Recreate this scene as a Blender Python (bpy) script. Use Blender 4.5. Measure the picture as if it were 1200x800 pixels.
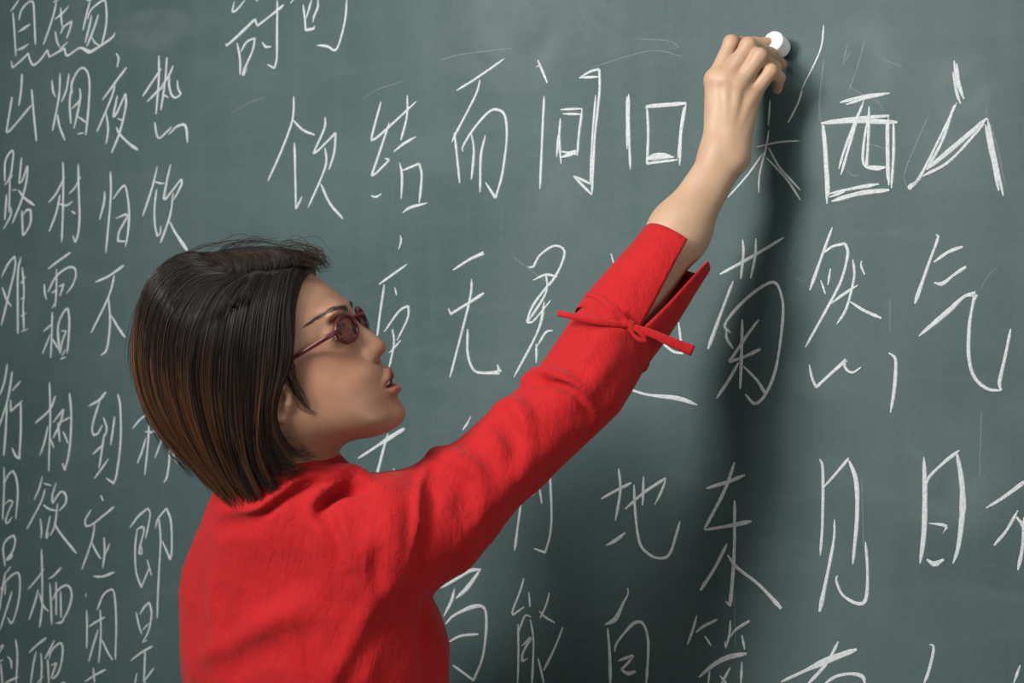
import bpy, math, random
import numpy as np
from mathutils import Vector, Matrix

for o in list(bpy.data.objects):
    bpy.data.objects.remove(o)
scene = bpy.context.scene
COL = scene.collection

# ------------------------------------------------------------------ camera
F = 2000.0                 # focal length in pixels of the 1200x800 frame
EYE = 1.48                 # camera height
cd = bpy.data.cameras.new('camera'); cam = bpy.data.objects.new('camera', cd); COL.objects.link(cam)
cam.location = (0, 0, EYE); cam.rotation_euler = (math.pi/2, 0, 0)
cd.sensor_width = 36.0; cd.lens = F*36.0/1200.0
cd.clip_start = 0.05; cd.clip_end = 50
cd.dof.use_dof = True; cd.dof.focus_distance = 1.82; cd.dof.aperture_fstop = 8.0
scene.camera = cam

# ------------------------------------------------------------------ light
scene.view_settings.view_transform = 'Standard'; scene.view_settings.look = 'None'
scene.view_settings.gamma = 1.0; scene.view_settings.use_curve_mapping = False
scene.view_settings.exposure = 0.0
world = bpy.data.worlds.new('room_light'); scene.world = world; world.use_nodes = True
world.node_tree.nodes['Background'].inputs[0].default_value = (0.86, 0.93, 1.0, 1)
world.node_tree.nodes['Background'].inputs[1].default_value = 0.10

def area_light(name, loc, target, size, size_y, power, color, spread=180):
    ld = bpy.data.lights.new(name, 'AREA'); ld.shape = 'RECTANGLE'; ld.size = size; ld.size_y = size_y
    ld.energy = power; ld.spread = math.radians(spread); ld.color = color
    lo = bpy.data.objects.new(name, ld); COL.objects.link(lo); lo.location = loc
    lo.rotation_euler = (Vector(target)-Vector(loc)).to_track_quat('-Z', 'Y').to_euler()
    return lo
area_light('softbox_lamp', (-1.80, 0.09, 2.46), (0.15, 1.98, 1.66), 0.62, 0.62, 16.3, (1.0, 0.985, 0.96), 80)
area_light('overhead_softbox_lamp', (-1.15, 0.30, 2.85), (0.15, 2.05, 1.62), 0.7, 0.7, 7.2, (1.0, 0.99, 0.97), 90)
area_light('added_fill_light', (1.65, -0.8, 0.95), (-0.1, 1.75, 1.25), 1.2, 1.4, 22.0, (1.0, 0.98, 0.96))  # added fill with no real source, lifts the blouse's shaded side and the face
area_light('added_top_light', (-0.05, 1.0, 3.05), (-0.10, 2.15, 1.80), 1.1, 0.5, 9.2, (1.0, 0.99, 0.97))  # unseen light added above the board so it fades from top to bottom

# ------------------------------------------------------------------ measuring helpers
def P(px, py, d):
    """a point seen at photo pixel (px, py) at depth d in front of the camera"""
    return np.array([(px-600.0)/F*d, d, EYE+(400.0-py)/F*d])

def link(name, me, mats=(), parent=None, loc=None):
    o = bpy.data.objects.new(name, me); COL.objects.link(o)
    for m in mats: me.materials.append(m)
    if parent is not None: o.parent = parent
    if loc is not None: o.location = loc
    return o

def tag(o, label=None, cat=None, group=None, kind=None):
    if label: o['label'] = label
    if cat: o['category'] = cat
    if group: o['group'] = group
    if kind: o['kind'] = kind
    return o

def mesh_np(name, verts, faces, smooth=True):
    """verts (n,3); faces a (m,k) array or a list of index tuples"""
    me = bpy.data.meshes.new(name)
    verts = np.asarray(verts, dtype=np.float32)
    if isinstance(faces, np.ndarray):
        m, k = faces.shape
        me.vertices.add(len(verts)); me.vertices.foreach_set('co', verts.ravel())
        me.loops.add(m*k); me.loops.foreach_set('vertex_index', faces.ravel().astype(np.int32))
        me.polygons.add(m); me.polygons.foreach_set('loop_start', np.arange(0, m*k, k, dtype=np.int32))
        try: me.polygons.foreach_set('loop_total', np.full(m, k, dtype=np.int32))
        except Exception: pass
        me.update(calc_edges=True)
    else:
        me.from_pydata(verts.tolist(), [], [tuple(int(i) for i in f) for f in faces]); me.update()
    me.polygons.foreach_set('use_smooth', np.full(len(me.polygons), smooth))
    me.validate()
    return me

def spline(pts, n):
    """Catmull-Rom through pts (k, dim), n samples evenly spread"""
    p = np.asarray(pts, float)
    if len(p) == 2:
        t = np.linspace(0, 1, n)[:, None]; return p[0]*(1-t)+p[1]*t
    q = np.vstack([2*p[0]-p[1], p, 2*p[-1]-p[-2]])
    seg = np.linalg.norm(np.diff(p, axis=0)[:, :2], axis=1)+1e-9
    cum = np.concatenate([[0], np.cumsum(seg)]); t = np.linspace(0, cum[-1], n)
    i = np.clip(np.searchsorted(cum, t, side='right')-1, 0, len(p)-2)
    u = ((t-cum[i])/seg[i])[:, None]
    a, b, c, d = q[i], q[i+1], q[i+2], q[i+3]
    return 0.5*((2*b)+(c-a)*u+(2*a-5*b+4*c-d)*u*u+(3*b-a-3*c+d)*u**3)

# ------------------------------------------------------------------ materials
def new_mat(name):
    m = bpy.data.materials.new(name); m.use_nodes = True
    return m, m.node_tree.nodes, m.node_tree.links, m.node_tree.nodes['Principled BSDF']

def simple_mat(name, color, rough=0.5, **kw):
    m, N, L, B = new_mat(name)
    B.inputs['Base Color'].default_value = (*color, 1); B.inputs['Roughness'].default_value = rough
    for k, v in kw.items(): B.inputs[k.replace('_', ' ')].default_value = v
    return m

def ramp(N, stops):
    r = N.new('ShaderNodeValToRGB'); e = r.color_ramp.elements
    while len(e) < len(stops): e.new(0.5)
    for el, (p, c) in zip(e, stops): el.position = p; el.color = (*c, 1) if len(c) == 3 else c
    return r

def board_mat():
    m, N, L, B = new_mat('chalkboard_green')
    tc = N.new('ShaderNodeTexCoord')
    def noise(scale, sx, sz, detail=4, rough=.6, dist=0.0):
        mp = N.new('ShaderNodeMapping'); mp.inputs['Scale'].default_value = (sx, 1, sz); L.new(tc.outputs['Object'], mp.inputs[0])
        n = N.new('ShaderNodeTexNoise'); n.inputs['Scale'].default_value = scale; n.inputs['Detail'].default_value = detail
        n.inputs['Roughness'].default_value = rough; n.inputs['Distortion'].default_value = dist
        L.new(mp.outputs[0], n.inputs[0]); return n
    def mix(fac, a, b):
        x = N.new('ShaderNodeMixRGB')
        if isinstance(fac, float): x.inputs[0].default_value = fac
        else: L.new(fac, x.inputs[0])
        for k, s in ((1, a), (2, b)):
            if isinstance(s, tuple): x.inputs[k].default_value = (*s, 1)
            else: L.new(s, x.inputs[k])
        return x.outputs[0]
    base = (0.034, 0.066, 0.063); dust = (0.086, 0.125, 0.124)
    r1 = ramp(N, [(0.38, (0, 0, 0)), (0.72, (.42, .42, .42))]); L.new(noise(2.6, 1, 1, 3, .55, .6).outputs[0], r1.inputs[0])
    r2 = ramp(N, [(0.50, (0, 0, 0)), (0.78, (.32, .32, .32))]); L.new(noise(7, .55, 2.6, 5, .65, .8).outputs[0], r2.inputs[0])
    r3 = ramp(N, [(0.45, (0, 0, 0)), (0.80, (.22, .22, .22))]); L.new(noise(9, 3.2, .35, 5, .6, .3).outputs[0], r3.inputs[0])
    r4 = ramp(N, [(0.35, (0, 0, 0)), (0.75, (.16, .16, .16))]); L.new(noise(160, 1, 1, 2).outputs[0], r4.inputs[0])
    c = mix(r1.outputs[0], base, dust); c = mix(r2.outputs[0], c, dust); c = mix(r3.outputs[0], c, dust); c = mix(r4.outputs[0], c, dust)
    L.new(c, B.inputs['Base Color'])
    B.inputs['Roughness'].default_value = 0.62; B.inputs['Specular IOR Level'].default_value = 0.35
    return m

def chalk_mat(name, lo, hi, dens):
    m, N, L, B = new_mat(name)
    tc = N.new('ShaderNodeTexCoord'); n = N.new('ShaderNodeTexNoise'); n.inputs['Scale'].default_value = 420; n.inputs['Detail'].default_value = 3
    L.new(tc.outputs['Object'], n.inputs[0])
    r = ramp(N, [(0.30, (lo,)*3), (0.62, (hi,)*3)]); L.new(n.outputs[0], r.inputs[0]); L.new(r.outputs[0], B.inputs['Alpha'])
    B.inputs['Base Color'].default_value = (*dens, 1); B.inputs['Roughness'].default_value = 1.0
    B.inputs['Specular IOR Level'].default_value = 0.0
    return m

M_BOARD = board_mat()
M_CHALK = chalk_mat('chalk_line', .68, .98, (.53, .565, .565))
M_FAINT = chalk_mat('rubbed_chalk_line', .03, .16, (.70, .72, .72))
def smudge_mat():
    m, N, L, B = new_mat('chalk_dust_smear'); tc = N.new('ShaderNodeTexCoord')
    mp = N.new('ShaderNodeMapping'); mp.inputs['Location'].default_value = (-1, 0, -1); mp.inputs['Scale'].default_value = (2, 0, 2); L.new(tc.outputs['Generated'], mp.inputs[0])
    g = N.new('ShaderNodeTexGradient'); g.gradient_type = 'SPHERICAL'; L.new(mp.outputs[0], g.inputs[0])
    n = N.new('ShaderNodeTexNoise'); n.inputs['Scale'].default_value = 14; n.inputs['Detail'].default_value = 5; n.inputs['Distortion'].default_value = 1; L.new(tc.outputs['Object'], n.inputs[0])
    r = ramp(N, [(0.0, (0, 0, 0)), (0.5, (.13, .13, .13))]); L.new(g.outputs[0], r.inputs[0])
    q = ramp(N, [(0.35, (.15, .15, .15)), (0.7, (1, 1, 1))]); L.new(n.outputs[0], q.inputs[0])
    mu = N.new('ShaderNodeMath'); mu.operation = 'MULTIPLY'; L.new(r.outputs[0], mu.inputs[0]); L.new(q.outputs[0], mu.inputs[1]); L.new(mu.outputs[0], B.inputs['Alpha'])
    B.inputs['Base Color'].default_value = (.36, .42, .42, 1); B.inputs['Roughness'].default_value = 1; B.inputs['Specular IOR Level'].default_value = 0
    return m
M_SMUDGE = smudge_mat()
M_WOOD = simple_mat('oak_frame', (.33, .20, .10), .45)
M_WALL = simple_mat('wall_paint', (.62, .60, .55), .8)
M_FLOOR = simple_mat('floor_vinyl', (.30, .27, .23), .5)

# ------------------------------------------------------------------ room and chalkboard
TH = math.radians(30); Z0 = 2.12
E_S = np.array([math.cos(TH), -math.sin(TH), 0.0])      # along the board, to the right
E_N = np.array([-math.sin(TH), -math.cos(TH), 0.0])     # out of the board, into the room
B0 = np.array([0, Z0, 0.0])

def box_mesh(name, lo, hi, bevel=0.0):
    import bmesh
    bm = bmesh.new(); bmesh.ops.create_cube(bm, size=1.0)
    lo, hi = np.array(lo), np.array(hi)
    for v in bm.verts: v.co = Vector(tuple(lo+(np.array(v.co)+.5)*(hi-lo)))
    if bevel: bmesh.ops.bevel(bm, geom=bm.edges[:], offset=bevel, segments=2, affect='EDGES')
    me = bpy.data.meshes.new(name); bm.to_mesh(me); bm.free(); return me

wall = link('wall_back', box_mesh('wall_back', (-4, .030, 0), (3.2, .15, 2.9)), [M_WALL]); tag(wall, kind='structure')
floor = link('floor', box_mesh('floor', (-4.5, -5.2, -.1), (4.2, 5.2, 0)), [M_FLOOR]); tag(floor, kind='structure')
board = link('chalkboard', box_mesh('chalkboard', (-1.7, 0, .80), (1.25, .022, 2.16)), [M_BOARD])
tag(board, 'large green chalkboard covered in white handwritten characters behind the woman', 'chalkboard')
for o in (wall, board):
    o.location = tuple(B0); o.rotation_euler = (0, 0, -TH)
# local board frame: x along the board, -y towards the room, z up
fr = np.concatenate
link('frame', box_mesh('frame', (-1.76, -.012, 2.16), (1.31, .029, 2.22), .004), [M_WOOD], board)
link('frame', box_mesh('frame', (-1.76, -.012, .74), (1.31, .029, .80), .004), [M_WOOD], board)
link('frame', box_mesh('frame', (-1.76, -.012, .80), (-1.70, .029, 2.16), .004), [M_WOOD], board)
link('frame', box_mesh('frame', (1.25, -.012, .80), (1.31, .029, 2.16), .004), [M_WOOD], board)
link('chalk_tray', box_mesh('chalk_tray', (-1.5, -.09, .735), (1.1, -.012, .755), .004), [M_WOOD], board)

def on_board(px, py):
    """photo pixel -> (along, up) on the board, by similar triangles from the camera"""
    u = (px-600.0)/F; d = Z0/(1+u*math.tan(TH))
    return u*d/math.cos(TH), EYE+(400.0-py)/F*d

RNG = np.random.default_rng(7)
def chalk_mesh(name, crop, width, strokes, lift):
    ox, oy, sc = CROPS[crop]
    V, Fc = [], []
    width = width*(1.30 if crop[0] in 'EG' and crop not in ('G6', 'G7', 'G8') else 1.10)
    runs = []
    for k, st in enumerate(strokes):
        pts = []
        for tok in st.split():
            xy, _, w = tok.partition(':'); x, y = xy.split(',')
            s, z = on_board(ox+float(x)/sc, oy+float(y)/sc)
            pts.append((s, z, float(w) if w else 1.0))
        start = 0
        for i in range(1, len(pts)-1):                       # a sharp turn of the chalk ends one curve and starts the next
            a = np.subtract(pts[i], pts[i-1])[:2]; b = np.subtract(pts[i+1], pts[i])[:2]
            if a@b < .05*np.linalg.norm(a)*np.linalg.norm(b): runs.append((k, pts[start:i+1], start > 0, True)); start = i
        runs.append((k, pts[start:], start > 0, False))
    for k, pts, j0, j1 in runs:
        pts = np.array(pts); ln = np.linalg.norm(np.diff(pts[:, :2], axis=0), axis=1).sum()
        n = max(5, int(ln/.0035)); c = spline(pts, n); c[:, 2] = np.clip(c[:, 2], .35, 3)
        mpp = Z0/F
        jit = RNG.normal(0, .10, n); jit = np.convolve(np.pad(jit, 2, mode='edge'), np.ones(5)/5, 'valid')*1.6
        w = .5*width*mpp*1.06*c[:, 2]*(1+jit)
        ends = np.minimum(np.arange(n) if not j0 else n, np.arange(n)[::-1] if not j1 else n)
        w = w*np.minimum(1, .45+.55*ends*(ln/n)/.008)
        tg = np.gradient(c[:, :2], axis=0); tg /= np.linalg.norm(tg, axis=1)[:, None]+1e-9
        nr = np.stack([-tg[:, 1], tg[:, 0]], 1)
        b = len(V); h = lift+.00006*k
        for i in range(n):
            l = c[i, :2]+nr[i]*w[i]; r = c[i, :2]-nr[i]*w[i]
            V += [(l[0], 0.0004, l[1]), (l[0]*.8+r[0]*.2, -h, l[1]*.8+r[1]*.2), (l[0]*.2+r[0]*.8, -h, l[1]*.2+r[1]*.8), (r[0], 0.0004, r[1])]
        for i in range(n-1):
            for j in range(3):
                a = b+4*i+j; Fc.append((a, a+1, a+5, a+4))
        Fc += [(b, b+3, b+2, b+1), (b+4*n-4, b+4*n-3, b+4*n-2, b+4*n-1)]
    return mesh_np(name, V, Fc, smooth=False)

def write_on_board():
    for k, (ch, crop, width, strokes) in enumerate(WRITING):
        o = link('chalk_character', chalk_mesh('chalk_character', crop, width, strokes, .0006), [M_CHALK], board)
        o['label'] = 'white chalk character '+ch if ord(ch) > 0x3000 else 'white chalk mark'
    for x0, y0, x1, y1 in [(960, 10, 1060, 150), (1050, 50, 1200, 230), (470, -40, 760, 110), (610, 190, 700, 260), (1000, 470, 1200, 640), (130, 10, 230, 60)]:
        q = [on_board(x, y) for x, y in ((x0, y1), (x1, y1), (x1, y0), (x0, y0))]
        o = link('chalk_smudge', mesh_np('chalk_smudge', [(s_, -.00025, z_) for s_, z_ in q], [(0, 1, 2, 3)], False), [M_SMUDGE], board); o['label'] = 'faint wiped chalk dust smear'
    for crop, width, strokes in FAINT:
        for st in strokes:
            o = link('rubbed_chalk_mark', chalk_mesh('rubbed_chalk_mark', crop, width, [st], .0003), [M_FAINT], board)
            o['label'] = 'half rubbed-out faint chalk line'
# ------------------------------------------------------------------ chalk writing
# each crop = (origin x, origin y, scale) of the sheet the strokes were measured on
CROPS = dict(E1=(0,0,8), E2=(0,70,6.667), E3=(100,60,6.154), E4=(0,165,6.667), E5=(100,185,6.154), E6=(0,285,5.333),
    E7=(0,415,5.517), E8=(90,445,5.714), G1=(0,540,7.273), G2=(0,620,6.667), G3=(85,570,5.714), G4=(85,670,6.154),
    G5=(0,720,10), G6=(255,0,7.059), G7=(500,640,5), G8=(590,660,5.714), C5=(250,0,2.857), C6=(510,40,3.636),
    C7=(830,20,3.243), C8=(400,260,2.6667), D1=(700,240,3.2), D2=(920,250,3.333), D3=(500,500,2.6667),
    D4=(800,500,2.6667), D5=(400,460,6.667), D6=(1040,500,4.444), D7=(780,680,4.615), R3=(740,20,2.5), Z=(0,0,1))
# (character, crop, stroke width in photo pixels, strokes as x,y[:width factor])
WRITING = [
 ('白','E1',2.6,["100,105 140,55 180,-5","122,120 135,290 150,525","178,190 205,90 270,20 310,25 320,120 333,420","175,298 283,228:1.3","160,470:1.3 215,450:1.3 270,412"]),
 ('居','E1',2.6,["500,22 550,-2","530,20 490,180 408,420","515,180 580,130 645,58:1.3","570,70 575,170 585,250","520,295 535,390 560,440","570,315 600,250 675,200 655,280 625,360","560,465 635,395"]),
 ('易','E1',2.6,["815,5 860,0","845,5 815,120 778,285","820,180 855,90 965,5 990,20 1000,150 990,270 955,420","860,140 840,240 800,400","925,135 880,270 815,435","860,345 890,400 940,430"]),
 ('~','E1',2.7,["105,570 118,635 185,580 265,500 280,560 310,610 370,570 445,468 462,535 585,465 605,455 630,522 745,450 810,475:1.6 850,485:1.5 940,430:1.2 1055,350 1078,302"]),
 ('山','E2',2.8,["172,110 165,240 147,360","95,290 70,440 50,560 70,560 150,470 245,355:1.3","248,230 260,380 285,635"]),
 ('烟','E2',2.8,["405,160 415,250 435,290","470,105 460,290 410,555","540,110 520,230 482,328","450,430 465,520 508,630","565,265 560,190 600,100 640,65 680,90 700,190 690,400 670,590","555,240 545,350 555,500","560,385 605,340 630,300 625,225","632,290 610,400 580,535","600,440 640,465 670,490:1.4","608,580:1.4 655,572"]),
 ('夜','E3',2.8,["222,15 240,50 230,115","300,115:1.4 220,220 125,350","215,235 190,330 85,580","150,440 165,560 150,668","232,320 200,470 225,450 290,305 292,400 250,580 190,735","235,485 268,500","225,550 250,600 320,670 380,712:1.6"]),
 ('热','E3',2.7,["530,30 530,200 510,455","415,325 480,225 550,125","445,365 520,290 560,260","590,45 575,220 545,425","540,270 600,180 635,105","555,310 600,335","605,170 605,250 625,320 655,335 692,310 670,270 665,210","502,515 515,600 535,628 580,590 625,545","605,600 660,545 710,530 730,560 738,660"]),
 ('路','E4',2.7,["38,320 40,170 70,100 98,75 105,110 85,260 60,310","38,345 75,300 100,265","78,300 75,420 72,560","52,420 38,620","85,520 85,580 30,688","95,385 130,382","170,130 150,330 175,310 215,195 210,300 170,460 97,645","145,385 190,445 270,505:1.5","172,545 180,740 200,720 240,640 240,540 210,540 180,580"]),
 ('村','E4',2.7,["492,165 495,320 490,600 482,790","382,480 440,410 505,280","470,420 440,560 385,708","455,490 520,505 570,470","612,180 615,350 622,600 610,730 588,795 570,740","540,415 590,360 632,280","562,550:1.4 590,572:1.4"]),
 ('归','E5',2.7,["182,100 182,300 148,685","140,240 135,320 103,445","200,297 270,205 295,225 315,370 310,520 290,640","222,435 295,405 300,430 245,530 235,600 290,602"]),
 ('饮','E5',2.7,["520,60 480,220 415,418","500,170 545,185 570,182","515,225 500,350 502,480 520,565 540,545 545,490","617,45 590,160 565,290 585,290 690,155 695,190 640,300","635,255 610,420 543,613","610,460 650,540 735,668:1.8"]),
 ('难','E6',2.7,["8,215 50,130 92,80 95,150 60,300 8,515","15,275 40,350 72,395","132,85 112,200 112,565","140,150 150,300 145,400 150,540","132,250 162,205","130,350 152,335","130,455 165,435","135,552 178,535"]),
 ('霜','E6',2.6,["300,160 360,115 440,58:1.4","278,255 280,310 292,352","355,160 352,300 345,400","300,305 350,210 420,155 465,155 475,200 455,260 418,312","325,310 355,290","325,405 350,370","370,270 400,255 375,330","328,430 325,560 318,715","275,550 330,500","315,570 268,690","330,600 362,655","372,680 365,520 400,430 425,405 435,480 430,600 420,690","385,548 415,548 390,620 378,690","390,705 410,665","380,725 415,710"]),
 ('不','E6',2.9,["597,242 680,205 775,138:1.3","715,200 680,330 570,560","680,340 688,500 668,660 630,700","695,450 735,520 782,590:1.4"]),
 ('·','C2X',2.4,["560,495 600,480"]),
 ('行','E7',3.0,["48,60 30,170 0,265","80,110 50,290 -10,480","45,310 38,480 25,655","80,235 135,172","70,295 70,370 145,300","135,310 135,500 125,675 100,655 78,605"]),
 ('树','E7',2.8,["320,180 325,400 315,755","228,445 320,360 358,270","310,465 290,560 258,655","325,540 350,605","345,440 410,355 395,430 345,540","375,440 388,565","400,435 460,405","410,500 440,575","450,250 462,400 450,620 420,750 405,705"]),
 ('到','E8',2.8,["80,175 150,135 195,82:1.5","155,140 125,230 103,320 110,368 140,360 172,300","178,250 200,320 190,380","185,360 150,590","108,497:1.3 180,430","120,660 170,590 213,528","255,245 228,437","275,95 292,180 295,400 270,620 248,695 200,658"]),
 ('秋','E8',2.7,["375,325 420,270 465,235:1.4","485,290 475,450 455,638","458,345 500,350 550,325","465,385 440,470 407,558","575,385 525,522","618,425 620,540 605,650 585,685","625,470 650,510 675,562"]),
 ('日','G1',2.5,["35,55 35,250 22,500","38,190 70,120 110,82 140,150 152,280 135,495","42,370 80,335 110,350 70,440 48,510 65,530 105,475"]),
 ('欲','G1',2.6,["362,130 335,230 292,330","372,190 440,210","385,240 350,350 230,580","372,375 420,410 490,425","480,185 445,300 450,360 480,310 525,260 560,290 560,360 505,425","492,360 470,540 432,635","345,490 355,580 352,655","430,465 395,640 400,660 420,610","465,520 510,610 655,790:1.4"]),
 ('易','G2',2.6,["40,290 25,140 60,75 105,48 120,90 100,170 60,230","50,240:2.2 100,200:2.2","50,340 85,290","45,330 25,430 -5,640","5,470 60,390 130,340 155,380 150,540 110,700 85,735 60,690","45,430 40,510","95,485 60,600 0,790"]),
 ('栖','G2',2.7,["325,155 330,400 330,600 310,765","218,470 280,400 345,310","300,470 270,580 228,705","310,500 335,590 378,640","380,385 420,365 480,298:1.4","390,420 400,600 405,745","440,410 440,670","475,480 478,690","412,550 450,480 510,440 550,460 560,540 530,640 490,710","435,732 480,728:1.3 505,705"]),
 ('应','G3',2.6,["190,60 205,95:1.5","125,155 85,225 90,265 130,255 200,200 280,135:1.3","150,250 130,360 63,555","130,375 155,430 190,485","212,340 215,450 203,545","250,380 220,455","142,600 200,603 282,573:1.4"]),
 ('即','G3',2.5,["385,275 440,200 505,145 520,190 490,345","430,290 465,270 480,290 455,390 445,450 465,450 462,400","435,280 420,400 425,560 460,675 515,545","500,490 530,595","555,280 575,215 630,145 660,240 665,420 655,490 600,360","580,215 590,370 578,600 570,800 568,880"]),
 ('闲','G4',2.6,["97,155 97,180","103,275 105,400 103,550","178,275 220,170 270,130 300,150 315,350 310,630","115,395 180,355 235,325:1.3","200,270 205,450 190,655","185,415 150,530 118,645","215,490 250,570 290,635"]),
 ('是','G4',2.6,["458,290 480,390 500,448","485,305 520,250 555,220 570,300 550,420 505,510","505,420 550,370","515,505 540,490","420,640 500,580 580,535:1.5","525,560 520,690 515,785 545,750 588,693","465,730 450,810","515,785 540,820"]),
 ('大','G4',2.6,["90,790 160,745 240,705:1.4","150,690 160,800"]),
 ('科','G5',2.6,["-20,390 40,355 0,440","-10,560 35,525","10,570 30,820","90,490 130,540 135,630:1.4","185,290 205,480 190,810","60,800 220,725"]),
 ('醒','G5',2.6,["340,445 430,360 545,270:1.4","425,430 390,590 360,810","480,445 490,600 480,800","440,800 510,720","640,300 530,515","580,520 600,430 700,335 735,380 725,540 680,690 620,750","560,520 575,810","605,590 665,565 620,690 605,750","690,690 630,750:1.4","720,800 770,800:1.5"]),
 ('诗','G6',3.2,["140,10 120,95 150,90 230,0","320,10 345,-10","495,-5 492,250 490,480 470,565 415,535","550,40:1.5 440,130 330,215 310,160 170,295:1.4 75,380 68,360","162,355 185,480 188,620","195,430 240,350 310,315 290,420 215,590 215,625 245,565","370,350 400,390:1.2 445,385"]),
 ('句','G6',3.2,["605,25 630,-5","708,40 722,150 728,250 800,235:1.3 805,215","780,-5 735,150","830,-5 830,60 800,130 790,185","1070,-5 1055,170 1010,350 970,418 910,385 825,375"]),
 ('饮','C5',3.3,["270,322 265,400 230,500 183,606","265,400 300,435 340,452","272,478 277,700 298,658","375,392 372,430 335,513 350,505 410,445 405,510 388,568","375,495 375,560 318,695","360,615 390,680 435,733"]),
 ('结','C5',3.3,["562,340 540,420 530,460 545,463 680,340","650,318 648,390 628,470","590,410 560,500 530,588 545,580 590,535 575,530","530,655 545,660 565,648","605,508 640,480 680,458","625,545 632,590 630,665","632,572 690,548 698,590 690,680","635,712 660,695 718,680"]),
 ('而','C6',3.2,["92,240 180,185 295,105","192,195 170,265 90,420 72,460","82,420 92,510 105,635","120,500 118,480 160,410 225,335 265,322 298,350 305,450 285,600 257,698 215,632","155,425 165,500 155,620","215,430 195,520 192,675"]),
 ('间','C6',3.2,["437,110 478,208","430,140 445,135","465,262 458,400 447,660","615,188 660,160 700,150 700,250 680,450 668,685","615,186 698,182","595,605 665,640","590,605 668,685","685,260 670,450 662,640","535,322 628,318","545,340 625,342","628,318 612,440 608,520","535,360 530,440 538,555","525,430 520,525","540,525:1.6 605,500:2.2","540,500 610,515"]),
 ('回','C6',3.2,["825,255 825,400 832,578","818,265 818,490","895,312 1070,297:1.2","898,305 1072,292","903,305 908,420 903,552 1035,535","1070,295 1050,420 1042,560","1060,310 1045,420 1035,530","905,530:2.2 960,520:2.8 1020,525"]),
 ('来','C7',2.4,["235,315 228,410","230,430 218,500 195,600 192,668","185,493 270,475 347,470","210,515 150,600 75,685","228,495 270,570 350,658","222,535 300,620 350,695:1.3","440,30 425,130 355,275:0.6","357,278 340,330 303,402"]),
 ('西','C7',3.4,["500,325 600,300 690,290","525,332 600,308 670,295","430,403:1.2 550,395:1.6 720,400:1.4","440,400 560,385 690,375","435,405 445,550 452,710","440,410 455,600 458,680","592,318 560,410 505,600","580,345 520,500 497,578","612,340 608,480 602,570 675,570","605,400 592,480 592,560 640,578 675,572","685,375 685,500 687,640","705,400 705,520 697,650","678,400 682,620","458,672 560,650 650,635:1.3","470,700:1.4 580,670:1.6 690,658:1.4","460,685 520,665"]),
 ('山','C7',3.4,["935,165 945,240 972,312","945,175 952,240 968,300","930,210 945,290 960,330","945,325 880,460 800,615 765,640 765,655 810,610","935,335 890,470 830,580","830,580:1.3 950,480:1.5 1060,385:1.3","815,605 920,545 1050,405","1062,385 1080,480 1122,680","1055,410 1080,540 1105,660","1070,470 1090,570 1115,640"]),
 ('原','C8',3.2,["185,42 187,60 180,85","118,195 160,165 207,132","135,195 122,280 112,360","168,205 173,230","135,343 180,280 210,262 208,300 175,370","160,335 165,380 150,455","150,410 187,370"]),
 ('无','C8',3.3,["350,150 400,118 445,97:1.4 440,105","408,178 400,250 340,485","335,270 342,288 400,252 447,222:1.4","395,335 395,410 412,460 440,472 495,470:1.6 488,445"]),
 ('君','C8',3.2,["585,140 600,140 620,105 665,75 697,90 685,140 650,200","600,182 640,165 675,172","640,160 640,220 585,310","655,245 600,310 580,312 600,260 660,180","635,250 615,340 540,485","610,380 610,440","612,390 640,345 662,340"]),
 ('菊','D1',3.4,["460,260 570,200 700,122","545,130 548,180 538,278","595,125 592,190 575,275","510,285 470,390 415,540:1.4","500,480 480,445 560,350 655,290 690,340 695,430 670,610 630,710 590,745 555,710","485,465 485,500 510,540","605,430 560,490 495,588 550,570 612,540:1.3","543,430 540,560 535,690","530,590 490,660 447,725","548,605 600,660 630,710:1.4"]),
 ('花','D1',3.2,["232,480 250,520 285,550 322,557 312,500 305,440"]),
 ('之','D1',3.2,["95,680 180,710 300,725:1.5 375,750"]),
 ('·','D1',3.0,["52,182 56,200 62,218"]),
 ('然','D2',3.2,["185,55 150,150 97,300:1.3","145,160 185,130 235,118 245,160 220,260 170,360 80,522","180,352 230,315 285,280","265,180 270,250 240,370 203,432","255,345 310,380 378,410:1.5","300,185 297,205 312,240","140,260 158,315:1.2","178,215 168,280","95,590 105,640 122,680 170,635 240,572:1.3 232,590 240,610 265,622 298,600"]),
 ('气','D2',3.4,["590,82 598,95 560,200 507,352:1.4","582,190:1.3 640,150 695,130:1.5","582,270 615,275:1.5 660,240 708,208:1.8","522,480 545,460:1.4 640,380:1.5 700,325 745,315:1.8 735,350 720,440 718,560 740,640 790,685 845,692","845,690:1.3 838,660 860,560 882,450"]),
 ('，','D2',3.2,["405,545 430,565:1.3 432,620:1.3 425,700 412,778"]),
 ('古','D5',3.6,["130,512 200,470 350,370:1.3 495,280:1.8","365,320 330,440 270,670:1.4","410,590 415,625:.6"]),
 ('上','D5',3.2,["1012,185 985,240 950,290:1.4"]),
 ('丁','D3',3.0,["385,140 390,270 385,340 370,393 335,380","355,185 330,215","352,185 360,240","295,240 285,310 275,387:1.3"]),
 ('地','D3',3.2,["545,225 590,200 640,175:1.3","600,130 605,200 590,292","562,370 590,355:1.3 622,330","620,257 680,205 748,160:1.3","748,165 730,210 713,242","648,180 652,270 665,360 690,395 725,410 760,395 792,295","678,155 675,245"]),
 ('东','D4',3.6,["75,192 140,172 195,150:1.3","162,110 130,200 68,318","68,322 140,310 215,295:1.6","162,230 160,400 148,560:1.4","138,365 100,440 55,510:1.2","140,400 170,440 240,495 308,568:1.6","135,545 150,560"]),
 ('见','D4',3.4,["428,100 438,135 437,300 430,402","440,190 480,145 520,97:1.3","520,105 542,170:1.5 545,280:1.4 532,428","475,290 470,370 428,578:1.4","485,465 480,480 500,525 545,552 572,540:1.2 578,460 572,360"]),
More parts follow.
